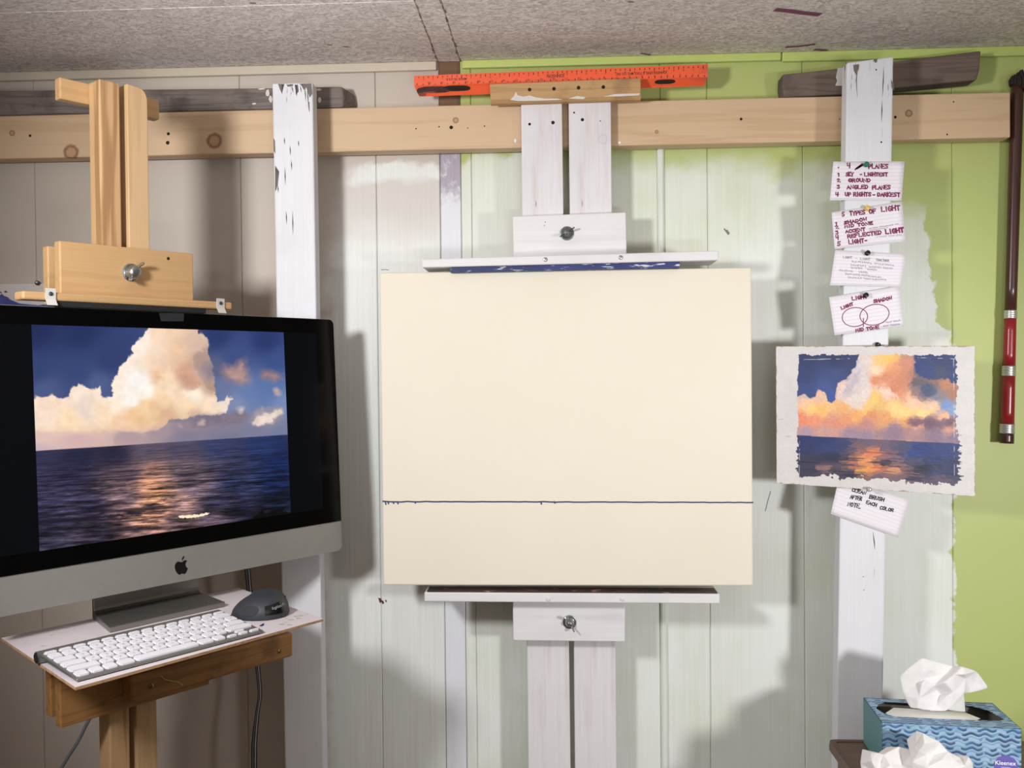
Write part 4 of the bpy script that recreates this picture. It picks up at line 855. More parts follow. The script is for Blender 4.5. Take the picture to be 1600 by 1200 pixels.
# emblem on the chin
lc = hitE(284, 884, .018); lu, lz, s = lc.x, lc.z-.001, .0140
body = [(.30, .62), (.16, .54), (0, .48), (-.18, .55), (-.36, .64), (-.56, .62), (-.76, .48), (-.88, .22), (-.88, -.1), (-.78, -.44), (-.60, -.74), (-.42, -.92), (-.26, -.95), (-.08, -.87), (.06, -.86), (.22, -.94), (.38, -.96), (.54, -.82), (.68, -.60), (.80, -.34), (.62, -.22), (.50, .0), (.50, .22), (.60, .42), (.74, .52), (.58, .64), (.44, .66)]
leaf = [(.02, .68), (.06, .90), (.20, 1.10), (.38, 1.20), (.36, 1.00), (.24, .80)]
mb = MB()
for pl in (body, leaf):
    b = len(mb.v); mb.v += [tuple(tw(lu+a*s, .0004, lz+c*s)) for a, c in pl]; mb.f.append(tuple(range(b, b+len(pl))))
lo = obj('emblem', mb, M['black'], pc, label='black apple-shaped emblem on the chin'); 
tp = [hitE(x, y, .0) for x, y in ((248, 489), (251, 502), (286, 502), (287, 489))]
mb = MB().slab([tw(p.x, .0024, min(p.z, 1.6015)) for p in tp], [tw(p.x, .0018, min(p.z, 1.6015)) for p in tp]); obj('camera_cover', mb, plain('dull_foil', (58, 60, 66), .35, .5), pc, label='strip of dull foil tape over the webcam')
# stand: foot, bend and neck bent from one plate
mb = MB(); pr = []
z0 = ZS+.0006; nb = -.0415
def stand_u(n_): t = (n_-nb)/(.062-nb); return (.104+(.082-.104)*t, .288+(.280-.288)*t)
outer = [(.062, z0), (.0, z0), (nb+.004, z0)] + [(nb+.004-.004*math.sin(q), z0+.004-.004*math.cos(q)) for q in (.5, 1.0, 1.57)] + [(nb, z0+.17)]
inner = [(.062, z0+.008), (.0, z0+.0095), (nb+.018, z0+.0095)] + [(nb+.018-.009*math.sin(q), z0+.0185-.009*math.cos(q)) for q in (.5, 1.0, 1.57)] + [(nb+.009, z0+.17)]
prof = outer + inner[::-1]
L = [[Vector((stand_u(n_)[i], -n_, z)) for n_, z in prof] for i in (0, 1)]
mb.slab(L[0], L[1]); place_local('stand', mb, M['alu'], se, pc, bevel=.001)

# ================================================================== keyboard
KO = hitZ(118, 1066, ZS) ; KO = Vector((KO.x, KO.y, ZS))
KA = 52.79*math.pi/180; ku = Vector((math.cos(KA), math.sin(KA), 0)); kv = Vector((-math.sin(KA), math.cos(KA), 0))
KO = KO - kv*.004
kb = thing('keyboard', 'slim silver keyboard with white keys on the white shelf board', 'keyboard', KO, KA)
mb = MB(); W = .2805
prof = [(.0, .0006), (.0, .0042), (.113, .0145)]
cyl = [(.119+.0085*math.sin(q), .0088+.0085*math.cos(q)) for q in np.linspace(-.3, 3.6, 12)]
prof = [(.0, .0012), (.0, .0046), (.108, .0162)] + cyl + [(.108, .0118)]
mb.slab([Vector((0, y, z)) for y, z in prof], [Vector((W, y, z)) for y, z in prof])
obj('body', mb, plain('keyboard_aluminium', (140, 140, 136), .4, .7), kb, bevel=.0006, seg=1, local=True, label='silver wedge body with a round back edge')
mb = MB().lathe([(.0072, 0), (.0072, .0006), (.006, .0009), (.002, .0009)], (0, .119, .0088), (-1, 0, 0), 18); obj('battery_cap', mb, M['darksteel'], kb, local=True)
kw = plain('white_key', (222, 220, 226), .45); SL = math.atan2(.0116, .108); KEYM = {}
def keyat(x0, x1, y0, y1, legend=None):
    w, d = x1-x0-.0032, y1-y0-.0032; key = (round(w, 4), round(d, 4))
    if key not in KEYM:
        mb = MB(); t = .0006
        mb.slab([Vector((a*w/2, b*d/2, 0)) for a, b in ((-1, -1), (1, -1), (1, 1), (-1, 1))], [Vector((a*(w/2-t), b*(d/2-t), .0022)) for a, b in ((-1, -1), (1, -1), (1, 1), (-1, 1))])
        me = bpy.data.meshes.new('key'); me.from_pydata(mb.v, [], mb.f); bm = bmesh.new(); bm.from_mesh(me); bmesh.ops.recalc_face_normals(bm, faces=bm.faces)
        bmesh.ops.bevel(bm, geom=[e for e in bm.edges if abs((e.verts[0].co-e.verts[1].co).z) > .001], offset=.0016, segments=2, affect='EDGES'); bm.to_mesh(me); bm.free(); me.materials.append(kw); KEYM[key] = me
    o = bpy.data.objects.new('key', KEYM[key]); COL.objects.link(o); o.parent = kb
    yc = (y0+y1)/2; o.location = ((x0+x1)/2, yc, .0047+yc*math.tan(SL)); o.rotation_euler = (SL, 0, 0)
    if legend:
        mb = MB(); h = .0034; ribbons(mb, strokes(legend, (-h*.35, -h/2), (h*.35, -h/2), h, 0), .0006, lambda a, b: Vector((a, b, .00235)))
        me = bpy.data.meshes.new('key_letter'); me.from_pydata(mb.v, [], mb.f); me.materials.append(M['pencil']); q = bpy.data.objects.new('key_letter', me); COL.objects.link(q); q.parent = o
u_ = (W-.004)/14.5; y = .0035; rows = [([1, 1, 1, 1.25, 5, 1.25, 1], None), ([2.25]+[1]*10+[2.25], ' ZXCVBNM,./ '), ([1.75]+[1]*11+[1.75], " ASDFGHJKL;' "), ([1.5]+[1]*13, ' QWERTYUIOP[]\\'), ([1]*13+[1.5], '`1234567890-= ')]
for ri, (ws, leg) in enumerate(rows):
    x = .002; h = .0188
    for ki, w in enumerate(ws):
        L_ = leg[ki] if leg else None; keyat(x, x+w*u_, y, y+h, L_ if L_ and L_ != ' ' else None); x += w*u_
    if ri == 0:
        keyat(x, x+u_, y, y+h*.5); keyat(x+u_, x+2*u_, y, y+h*.5); keyat(x+u_, x+2*u_, y+h*.5, y+h); keyat(x+2*u_, x+3*u_, y, y+h*.5)
    y += h
for i in range(14): keyat(.002+i*u_*14.5/14, .002+(i+1)*u_*14.5/14, y, y+.0105)

# ================================================================== mouse
MC = hitZ(412, 970, ZS); MC = Vector((MC.x, MC.y, ZS+.0004)); d = MC-CAM; m2 = Vector((d.x, d.y, 0)).normalized(); m1 = Vector((m2.y, -m2.x, 0))
ms = thing('computer_mouse', 'dark grey contoured computer mouse beside the keyboard', 'mouse', MC, math.atan2(m1.y, m1.x))
oc = [(-.051, .034), (-.040, .014), (-.022, .003), (0, -.002), (.018, .001), (.033, .012), (.0405, .03), (.041, .06), (.036, .09), (.022, .108), (0, .114), (-.020, .106), (-.030, .085), (-.035, .064), (-.045, .050)]
def catmull(P, n=4):
    R = []; m = len(P)
    for i in range(m):
        p0, p1, p2, p3 = [Vector(P[(i+k) % m]) for k in (-1, 0, 1, 2)]
        for k in range(n):
            t = k/n; R.append(.5*((2*p1)+(p2-p0)*t+(2*p0-5*p1+4*p2-p3)*t*t+(3*p1-p0-3*p2+p3)*t**3))
    return R
OUT = catmull(oc); OC = Vector((.004, .046)); ANG = np.unwrap([math.atan2(p.y-OC.y, p.x-OC.x) for p in OUT]); 
ANGo = np.array([(a) % (2*math.pi) for a in ANG]); RAD = np.array([(p-OC).length for p in OUT]); so = np.argsort(ANGo); ANGo, RAD = ANGo[so], RAD[so]
def mh(a, b):
    p = Vector((a, b))-OC; q = math.atan2(p.y, p.x) % (2*math.pi); R = np.interp(q, ANGo, RAD, period=2*math.pi); r = min(p.length/R, 1)
    z = .032*max(0, 1-r**3.2)**.60; s = min(max((-a-.014)/.036, 0), 1); z *= 1-.22*s
    return z+.003
mb = MB(); nr = 14; mo_ = len(OUT)
for i in range(1, nr+1):
    t = (i/nr)**.7
    for p in OUT: q = OC+(p-OC)*t; mb.v.append((q.x, q.y, mh(q.x, q.y)))
for p in OUT: mb.v.append((p.x*.97, .046+(p.y-.046)*.97, 0))
mb.v.append((OC.x, OC.y, mh(OC.x, OC.y)))
for i in range(nr):
    for k in range(mo_): mb.f.append((i*mo_+k, i*mo_+(k+1) % mo_, (i+1)*mo_+(k+1) % mo_, (i+1)*mo_+k))
for k in range(mo_): mb.f.append((len(mb.v)-1, k, (k+1) % mo_))
mb.f.append(tuple(nr*mo_+k for k in range(mo_-1, -1, -1)))
mbd = obj('mouse_body', mb, plain('charcoal_rubber', (46, 49, 56), .55), ms, local=True, smooth=True)
def onmouse(a, z, off=.0005):                          # front surface point at lateral a, height z
    lo, hi = -.004, OC.y
    for _ in range(30):
        md = (lo+hi)/2
        if mh(a, md) < z+.003: lo = md
        else: hi = md
    return Vector((a, lo-off, z+.003+off*.6))
mb = MB(); na, nz = 14, 5
for j in range(nz+1):
    for i in range(na+1): mb.v.append(tuple(onmouse(.002+.0335*i/na, .005+(.013+.005*i/na)*j/nz)))
for j in range(nz):
    for i in range(na): b = j*(na+1)+i; mb.f.append((b, b+1, b+na+2, b+na+1))
gb = obj('gloss_band', mb, plain('gloss_black', (12, 12, 14), .12), ms, local=True, smooth=True, label='glossy black band across the palm end')
mb = MB(); b0_ = []
for k_ in range(20):
    q = 2*math.pi*k_/20; mb.v.append(tuple(onmouse(-.021+.0135*math.cos(q), .0115+.0075*math.sin(q)-.15*.0135*math.cos(q)*-1, .0006)))
mb.v.append(tuple(onmouse(-.021, .0115, .0006)))
for k_ in range(20): mb.f.append((20, k_, (k_+1) % 20))
obj('thumb_rest', mb, plain('dark_rubber_scoop', (26, 28, 32), .7), ms, local=True, smooth=True, label='darker oval thumb rest')
m = font_mesh('logitech', .0062, lambda x, y: onmouse(.0225+x, .0150+y+x*.12, .0011)); obj('maker_lettering', m, plain('silver_print', (140, 142, 146), .5), ms, local=True)
mb = MB()
for a in (-.004, .012):
    pts = [(a, .058+.05*k/8) for k in range(9)]; mb.tube([(p, q, mh(p, q)+.0001) for p, q in pts], .0006, 6)
o = obj('button_seam', mb, M['black'], ms, local=True); o['kind'] = 'stuff'

# ================================================================== cables
def cable(name, pts, r, mat, par=None, n=8):
    P = [Vector(p) for p in pts]; R = []
    for i in range(len(P)-1):
        p0, p1, p2, p3 = P[max(i-1, 0)], P[i], P[i+1], P[min(i+2, len(P)-1)]
        for k in range(6):
            t = k/6; R.append(.5*((2*p1)+(p2-p0)*t+(2*p0-5*p1+4*p2-p3)*t*t+(3*p1-p0-3*p2+p3)*t**3))
    return obj(name, MB().tube(R+[P[-1]], r, n), mat, par, smooth=True)
cbk = plain('black_cable', (36, 36, 40), .45); cgr = plain('grey_cable', (120, 122, 128), .5); cwh = plain('pale_cable', (196, 196, 200), .5)
fl = thing('cable_bundle', 'flat bundle of thin black and grey cables hanging behind the shelf board', 'cable', (hitY(398, 1200, -.06).x, -.06, 0))
path = [(378, 840), (386, 885), (389.5, 920), (396, 980), (403, 1045), (406, 1085), (402, 1115), (398, 1155), (397, 1200)]
for j, mt in enumerate((cbk, cgr, cbk, cwh, cbk)):
    w = (2.0, 2.0, 1.9, 1.8, 1.5, 1.3, 1.3, 1.8, 1.9); P = [hitY(x+(j-2)*w[i]*.98, y, -.06) for i, (x, y) in enumerate(path)]
    P += [Vector((P[-1].x-.006, -.06, .35)), Vector((P[-1].x-.01+.0022*j, -.06, .004))]
    cable('cable', P, .00122, mt, fl)
P = [hitY(x, y, -.20) for x, y in ((158, 1080), (146, 1112), (134, 1134), (121, 1160), (97, 1198))]; P += [P[-1]+Vector((-.07, 0, -.12)), Vector((P[-1].x-.12, -.20, .004)), Vector((P[-1].x-.3, -.24, .004))]
tag(cable('power_cable', P, .0032, cgr), 'single grey cable drooping below the left end of the pine clamp', 'cable')

# ================================================================== panel on the wall behind the pine easel
def flat_px(px, y): return [hitY(a, b, y) for a, b in px]
pn = obj('painted_panel', MB().pxslab([(-110, 446), (-110, 640), (150, 634), (150, 442)], WY-.0052, WY-.0004), plain('white_primed_panel', (214, 206, 202), .6))
tag(pn, 'white panel with a blue painted sky pinned to the beige wall, left edge', 'painting')
mb = MB(); pl = [(-96, 458), (-40, 463), (-10, 468), (0, 461), (3, 459), (6, 462), (12, 464), (16, 468), (30, 474), (60, 477), (100, 470), (138, 466), (138, 620), (-96, 620)]
mb.v += [tuple(p) for p in flat_px(pl, WY-.0055)]; mb.f.append(tuple(range(len(pl))))
obj('painted_sky', mb, lip_mat('ultramarine_paint', (58, 66, 130), (82, 88, 156), (140, 140, 176), .64), pn)
mb = MB()
for q in ([(0, 455), (3, 457), (1, 459)], [(6, 456), (9, 454), (12, 457), (8, 457)]): b = len(mb.v); mb.v += [tuple(p) for p in flat_px(q, WY-.0056)]; mb.f.append(tuple(range(b, b+len(q))))
o = obj('paint_fleck', mb, M['blackink'], pn); o['kind'] = 'stuff'
def pin(px, py, y, mat, label, tilt_=(.1, .15), cat='pin'):
    c = hitY(px, py, y-.008); c = Vector((c.x, y, c.z)); ax = Vector((tilt_[0], -1, tilt_[1])).normalized(); mb = MB()
    mb.lathe([(.0005, 0), (.0005, .002), (.0042, .0021), (.0046, .0028), (.0034, .0036), (.0026, .0050), (.0028, .0068), (.0044, .0082), (.0046, .0090), (.0036, .0098), (.0014, .0100)], c, ax, 14)
    return tag(obj('push_pin', mb, mat, smooth=True), label, cat)
bp = plain('black_pin', (26, 26, 28), .3)
pin(55, 441, WY-.0058, M['darksteel'], 'dull dark push pin at the top edge of the blue-sky panel', (.5, -.2))

# ================================================================== note cards on the right post
YP = -.0779
CARDS = []
def card(corners, label, order=0):
    TLp, TRp, BRp, BLp = corners; H = homog(corners); y0 = YP-.0006-order*.0009
    def lift(u, v): return .0045*max(0, abs(2*u-1)-.55)**1.4*2 + .0035*max(0, v-.3)**2
    def place(u, v, off=0): x, y = H(u, v); return hitY(x, y, y0-lift(u, v)-off)
    nx, ny = 13, 8; mb = MB()
    for j in range(ny):
        for i in range(nx): mb.v.append(tuple(place(i/(nx-1), j/(ny-1))))
    mb.f = [(j*nx+i, (j+1)*nx+i, (j+1)*nx+i+1, j*nx+i+1) for j in range(ny-1) for i in range(nx-1)]
    o = obj('note_card', mb, M['paper'], smooth=True, flip=False); uvl = o.data.uv_layers.new(name='UVMap')
    for lp in o.data.loops: i = lp.vertex_index; uvl.data[lp.index].uv = ((i % nx)/(nx-1), 1-(i//nx)/(ny-1))
    s = o.modifiers.new('thickness', 'SOLIDIFY'); s.thickness = .00025; s.offset = -1 if False else 1
    tag(o, label, 'card', 'ruled note cards pinned to the right post')
    (x0, y0_), (x1, y1), (x3, y3) = TLp, TRp, BLp; A = np.linalg.inv(np.array([[x1-x0, x3-x0], [y1-y0_, y3-y0_]]))
    def at(x, y, off=.0007):                           # a traced point on the card
        u, v = A @ np.array([x-x0, -y-y0_]); return place(min(max(u, 0), 1), min(max(v, 0), 1), off)
    def write(name, items, mat, width, z, ox, oy):
        mb = MB()
        for it in items:
            if isinstance(it[0], str):
                t, ax, ay, bx, by, h = it; ribbons(mb, strokes(t, (ox+ax/z, -(oy+ay/z)), (ox+bx/z, -(oy+by/z)), h/z), width, at)
            else: ribbons(mb, [[Vector((ox+x/z, -(oy+y/z))) for x, y in it]], width, at)
        q = obj(name, mb, mat, o); q['kind'] = 'stuff'; return q
    return o, write
def ell(cx_, cy_, rx, ry, rot, n=40):
    return [(cx_+rx*math.cos(q)*math.cos(rot)-ry*math.sin(q)*math.sin(rot), cy_+rx*math.cos(q)*math.sin(rot)+ry*math.sin(q)*math.cos(rot)) for q in np.linspace(0, 2*math.pi, n+1)]
def scribble(ax, ay, bx, by, h, n):
    r = random.Random(int(ax*7+ay)); out = []; cur = []
    for i in range(n):
        t = i/(n-1)
        if r.random() < .12 and len(cur) > 2: out.append(cur); cur = []; continue
        cur.append((ax+(bx-ax)*t+r.uniform(-3, 3), ay+(by-ay)*t+(h/2 if i % 2 else -h/2)*r.uniform(.4, 1)))
    if len(cur) > 1: out.append(cur)
    return out
_, wr = card(((1302, 252.5), (1413.4, 252), (1408.6, 313.5), (1296.6, 313)), 'ruled note card titled 4 PLANES in magenta marker, topmost on the right post', 0)
wr('handwriting', [('.', 222, 165, 242, 165, 40), ('4', 332, 168, 368, 166, 48), [(425, 186), (515, 122)], [(440, 170), (500, 128), (455, 172), (512, 132), (470, 165), (508, 140)], [(448, 164), (504, 124)], [(452, 174), (512, 138)], [(436, 176), (490, 134)], ('PLANES', 585, 172, 806, 170, 46), ('1', 222, 264, 240, 262, 40), ('SKY', 318, 264, 402, 262, 40), ('-', 485, 264, 505, 262, 40), ('LIGHTEST', 535, 262, 800, 260, 38),
    ('2', 212, 333, 246, 332, 36), ('GROUND', 347, 332, 600, 330, 38), ('3', 215, 410, 243, 408, 40), ('ANGLED', 330, 412, 572, 410, 40), ('PLANES', 626, 414, 830, 412, 42), ('4', 196, 498, 228, 496, 42), ('UP RIGHTS', 308, 496, 606, 494, 42), ('-', 632, 498, 656, 496, 38), ('DARKEST', 686, 497, 940, 494, 42)], M['ink'], 2.0, 7.5, 1280, 240)
_, wr = card(((1299.3, 332), (1409.3, 314.7), (1415.3, 376.7), (1304, 389.3)), 'tilted ruled note card titled 5 TYPES OF LIGHT in magenta marker', 1)
wr('handwriting', [('5', 280, 735, 308, 731, 44), ('TYPES', 375, 722, 552, 702, 44), ('OF', 606, 698, 680, 690, 44), ('LIGHT', 746, 672, 945, 652, 48), ('1', 196, 836, 216, 834, 36), ('SHADOW', 305, 824, 572, 776, 32), ('2', 196, 880, 230, 876, 34), ('MID TONE', 312, 866, 640, 818, 31), ('3', 200, 945, 234, 940, 40), ('ACCENT', 322, 926, 552, 892, 34),
    ('4', 202, 1008, 234, 1003, 44), ('REFLECTED', 346, 982, 740, 924, 38), ('LIGHT', 790, 918, 985, 888, 46), ('LIGHT', 792, 922, 983, 892, 44), ('5', 220, 1078, 258, 1072, 44), ('LIGHT-', 360, 1050, 578, 1020, 42)], M['ink'], 2.0, 7.5, 1280, 240)
wr('pencil_note', scribble(600, 868, 700, 848, 16, 16)+scribble(720, 845, 930, 806, 16, 26)+scribble(600, 888, 820, 848, 14, 26)+scribble(680, 958, 960, 924, 14, 34), M['pencil'], .7, 7.5, 1280, 240)
_, wr = card(((1305, 390.7), (1416, 396.7), (1408, 448), (1296.7, 446)), 'ruled note card with faint grey pencil writing only', 2)
wr('pencil_note', [('LIGHT', 275, 176, 372, 180, 26), ('-', 415, 188, 430, 188, 26), ('LIGHT', 470, 196, 582, 202, 26), ('TOGETHER', 650, 212, 804, 222, 26)]+scribble(370, 215, 470, 222, 26, 14)+scribble(490, 228, 595, 236, 28, 16)+scribble(630, 240, 865, 266, 26, 34)+scribble(362, 258, 530, 272, 26, 24)+scribble(568, 282, 710, 292, 26, 20)+scribble(735, 296, 848, 306, 26, 18)+scribble(362, 290, 490, 300, 26, 20)+scribble(545, 312, 660, 322, 24, 18)+scribble(235, 318, 385, 332, 28, 22)+scribble(450, 342, 550, 352, 26, 16)+scribble(295, 362, 560, 390, 28, 38)+scribble(570, 398, 715, 412, 24, 20)+scribble(330, 405, 480, 418, 26, 22)+scribble(510, 424, 690, 442, 26, 26)+scribble(705, 440, 770, 450, 24, 12), M['pencil'], .75, 7.5, 1280, 380)
_, wr = card(((1295.3, 464.3), (1405.3, 446.7), (1413.3, 508.7), (1304, 524)), 'tilted ruled note card with two overlapping magenta circles', 3)
wr('handwriting', [('LIGHT', 395, 664, 570, 640, 36), ('LIGHT', 268, 774, 405, 722, 30), ('SHADOW', 650, 694, 856, 652, 34), ('MID TONE', 440, 1032, 710, 990, 34)], M['ink'], 1.9, 7.5, 1280, 380)
wr('drawn_circles', [ell(425, 860, 152, 110, -.12), ell(656, 830, 172, 118, -.22), [(527, 874), (527, 970)]], M['ink'], 1.25, 7.5, 1280, 380)
wr('pencil_note', scribble(790, 918, 865, 908, 24, 10)+scribble(880, 902, 950, 888, 24, 12)+scribble(762, 960, 820, 950, 24, 9)+scribble(845, 946, 950, 930, 26, 16), M['pencil'], .75, 7.5, 1280, 380)
_, wr = card(((1311.6, 742.8), (1421.9, 782.2), (1402.7, 840), (1297.9, 803)), 'ruled note card reading CLEAN BRUSH AFTER EACH COLOR NOTE in black, under the oil study', 0)
wr('handwriting', [('CLEAN', 545, 240, 735, 286, 38), ('BRUSH', 792, 340, 990, 382, 48), ('AFTER', 525, 338, 682, 372, 50), ('EACH', 750, 412, 890, 456, 46), ('COLOR', 945, 490, 1130, 532, 44), ('NOTE.', 490, 440, 675, 482, 52)], M['blackink'], 1.6, 8.889, 1270, 740)
pin(1354, 257.5, YP-.0022, plain('green_pin', (28, 120, 84), .3), 'green push pin in the 4 PLANES card', (.05, .25))
pin(1355.5, 326, YP-.0030, plain('yellow_pin', (226, 190, 88), .3), 'yellow push pin in the 5 TYPES OF LIGHT card', (.05, .2))
pin(1355.7, 396, YP-.0040, bp, 'black push pin in the pencil-written card', (.1, .2))
pin(1353, 462, YP-.0052, bp, 'black push pin above the circles drawn on a card', (.1, .2))
pin(1372, 537.5, YP-.0002, bp, 'black push pin on the white post just above the oil study', (.1, -.3))

# the oil study: a stiff board standing a little away from the post on its right
so_ = hitY(1300, 650, -.0870); sa = math.radians(-9); sn = Vector((math.sin(sa), -math.cos(sa), 0)); 
SQ = [hitP(x, y, so_, sn) for x, y in ((1212.5, 541.4), (1522.6, 540.4), (1523.5, 775.4), (1213.6, 755))]
st = thing('oil_study', 'small oil study of a sunset cloud over the sea on a white board', 'painting', (so_.x+.05, so_.y, SQ[3].z))
k = NT('board_edge', .8); o_ = k.noise(k.obj(), 90, 3); k.base(k.mix(o_, lin((170, 140, 108)), lin((206, 196, 188)))); M['board'] = k.m
mb = MB().slab([SQ[0], SQ[3], SQ[2], SQ[1]], [p-sn*.0032 for p in (SQ[0], SQ[3], SQ[2], SQ[1])]); obj('board', mb, M['board'], st)
k = NT('oil_paint', .42, 0, .45); a = k.n('VertexColor'); a.layer_name = 'picture'; k.bump(k.noise(k.scale(k.obj(), (90, 90, 240)), 1, 4, .6), .35, .001); k.base(a.outputs[0]); M['oil'] = k.m
def sq(u, v): return (SQ[0].lerp(SQ[1], u)).lerp(SQ[3].lerp(SQ[2], u), v) + sn*.0006
picture_grid('painting', 400, 290, sq, study_rgb(400, 290), M['oil'], st)
k = NT('clear_plastic', .15); k.b.inputs['Transmission Weight'].default_value = .6; k.base(lin((214, 214, 216)))
pin(1358.5, 765.3, hitP(1358, 765, so_, sn).y-.0012, k.m, 'clear push pin at the bottom edge of the oil study', (.0, .1))

# ================================================================== the banded stick at the right edge
A = hitY(1590, 116, WY-.026); B = hitY(1573, 692, WY-.026); A.y = B.y = WY-.026
def along(t): return A.lerp(B, t)
cn = thing('banded_stick', 'dark brown stick with red bands and silver rings hanging on the green wall', 'stick', (B.x, WY-.026, B.z))
def ty(py): return (py-116)/(692-116)
def rad(t): return .0122 - .0014*min(t*1.4, 1) + .0024*max(0, (t-.62)/.38)
def seg(name, y0, y1, mat, extra=0, n=4, **k):
    T = [ty(y0+(y1-y0)*i/n) for i in range(n+1)]; return obj(name, MB().tube([along(t) for t in T], [rad(t)+extra for t in T], 18), mat, cn, smooth=False, **k)
M['cane'] = wood('dark_lacquer', (74, 44, 38), (48, 28, 26), 2, rough=.28); M['cane_red'] = plain('red_lacquer', (138, 30, 36), .28)
def smooth_sides(o):
    for p in o.data.polygons: p.use_smooth = len(p.vertices) == 4
for o in (seg('shaft', 125, 484, M['cane'], n=10), seg('red_band', 497, 571, M['cane_red'], label='red lacquered band'), seg('red_band', 587, 662, M['cane_red'], label='red lacquered band'), seg('end_cap', 677, 692.5, M['cane'])): smooth_sides(o)
for y0, y1 in ((484, 497), (571, 587), (662, 677)):
    T = [ty(y0+(y1-y0)*i/16) for i in range(17)]; mb = MB().tube([along(t) for t in T], [rad(t)+(.0012 if i % 4 else .0004) for i, t in enumerate(T)], 18); o = obj('silver_ring', mb, plain('silver_wire', (196, 194, 190), .35, .7), cn); smooth_sides(o)
c = along(ty(150)); obj('hanging_nail', MB().tube([(c.x, WY-.0005, c.z), (c.x, c.y+.006, c.z)], .0015, 8), M['darksteel'], cn)
mb = MB(); c = along(ty(118))
for k_ in range(16):
    q = 2*math.pi*k_/16+random.uniform(-.1, .1); r = .0128; p = Vector((c.x+r*math.cos(q), c.y+r*.9*math.sin(q), 0)); zt_ = hitY(1590, 113+random.uniform(0, 7)-4*math.cos(q), WY-.026).z; zb_ = hitY(1590, 138+6*math.cos(q), WY-.026).z
    mb.tube([(p.x, p.y, zb_), (p.x*.5+c.x*.5+(p.x-c.x)*.62, p.y, (zt_+zb_)/2), (p.x*.6+c.x*.4, c.y+(p.y-c.y)*.6, zt_)], .0028, 6)
o = obj('fibre_whipping', mb, plain('dark_fibre', (40, 28, 26), .8), cn, label='frayed dark wrapping at the top'); o['kind'] = 'stuff'

# ================================================================== side table, tissue box, used tissues
ZTB = .8185
c0 = hitZ(1294, 1155, ZTB); tx0, ty1 = c0.x, c0.y
tb_ = thing('side_table', 'dark brown wooden side table under the tissue box, bottom right corner', 'table', (tx0+.25, ty1-.13, 0))
M['walnut'] = wood('dark_table_wood', (104, 78, 58), (74, 52, 38), 0, rough=.4, ring=8)
M['walnut2'] = wood('table_border', (92, 64, 46), (70, 46, 34), 0, rough=.4)
x1, y0 = tx0+.50, ty1-.265
obj('table_top', MB().box((tx0, y0, ZTB-.022), (x1, ty1, ZTB-.0012)), M['walnut'], tb_, bevel=.006)
mb = MB(); w = .010
P = rrect(tx0, x1, y0, ty1, .012); Q = rrect(tx0+w, x1-w, y0+w, ty1-w, .008)
b = len(mb.v); n_ = len(P); mb.v += [(a, c, ZTB-.0015) for a, c in P]+[(a, c, ZTB) for a, c in P]+[(a, c, ZTB) for a, c in Q]+[(a, c, ZTB-.0015) for a, c in Q]
for lv in range(3):
    for k_ in range(n_): mb.f.append((lv*n_+k_, lv*n_+(k_+1) % n_, (lv+1)*n_+(k_+1) % n_, (lv+1)*n_+k_))
obj('border', mb, M['walnut2'], tb_)
for a, c in ((tx0+.03, y0+.03), (x1-.03, y0+.03), (tx0+.03, ty1-.03), (x1-.03, ty1-.03)):
    mb = MB(); r = [(.013, .001), (.017, ZTB-.0225)]; mb.slab([Vector((a+s*r[0][0], c+t*r[0][0], r[0][1])) for s, t in ((-1, -1), (1, -1), (1, 1), (-1, 1))], [Vector((a+s*r[1][0], c+t*r[1][0], r[1][1])) for s, t in ((-1, -1), (1, -1), (1, 1), (-1, 1))]); obj('leg', mb, M['walnut'], tb_, bevel=.002)
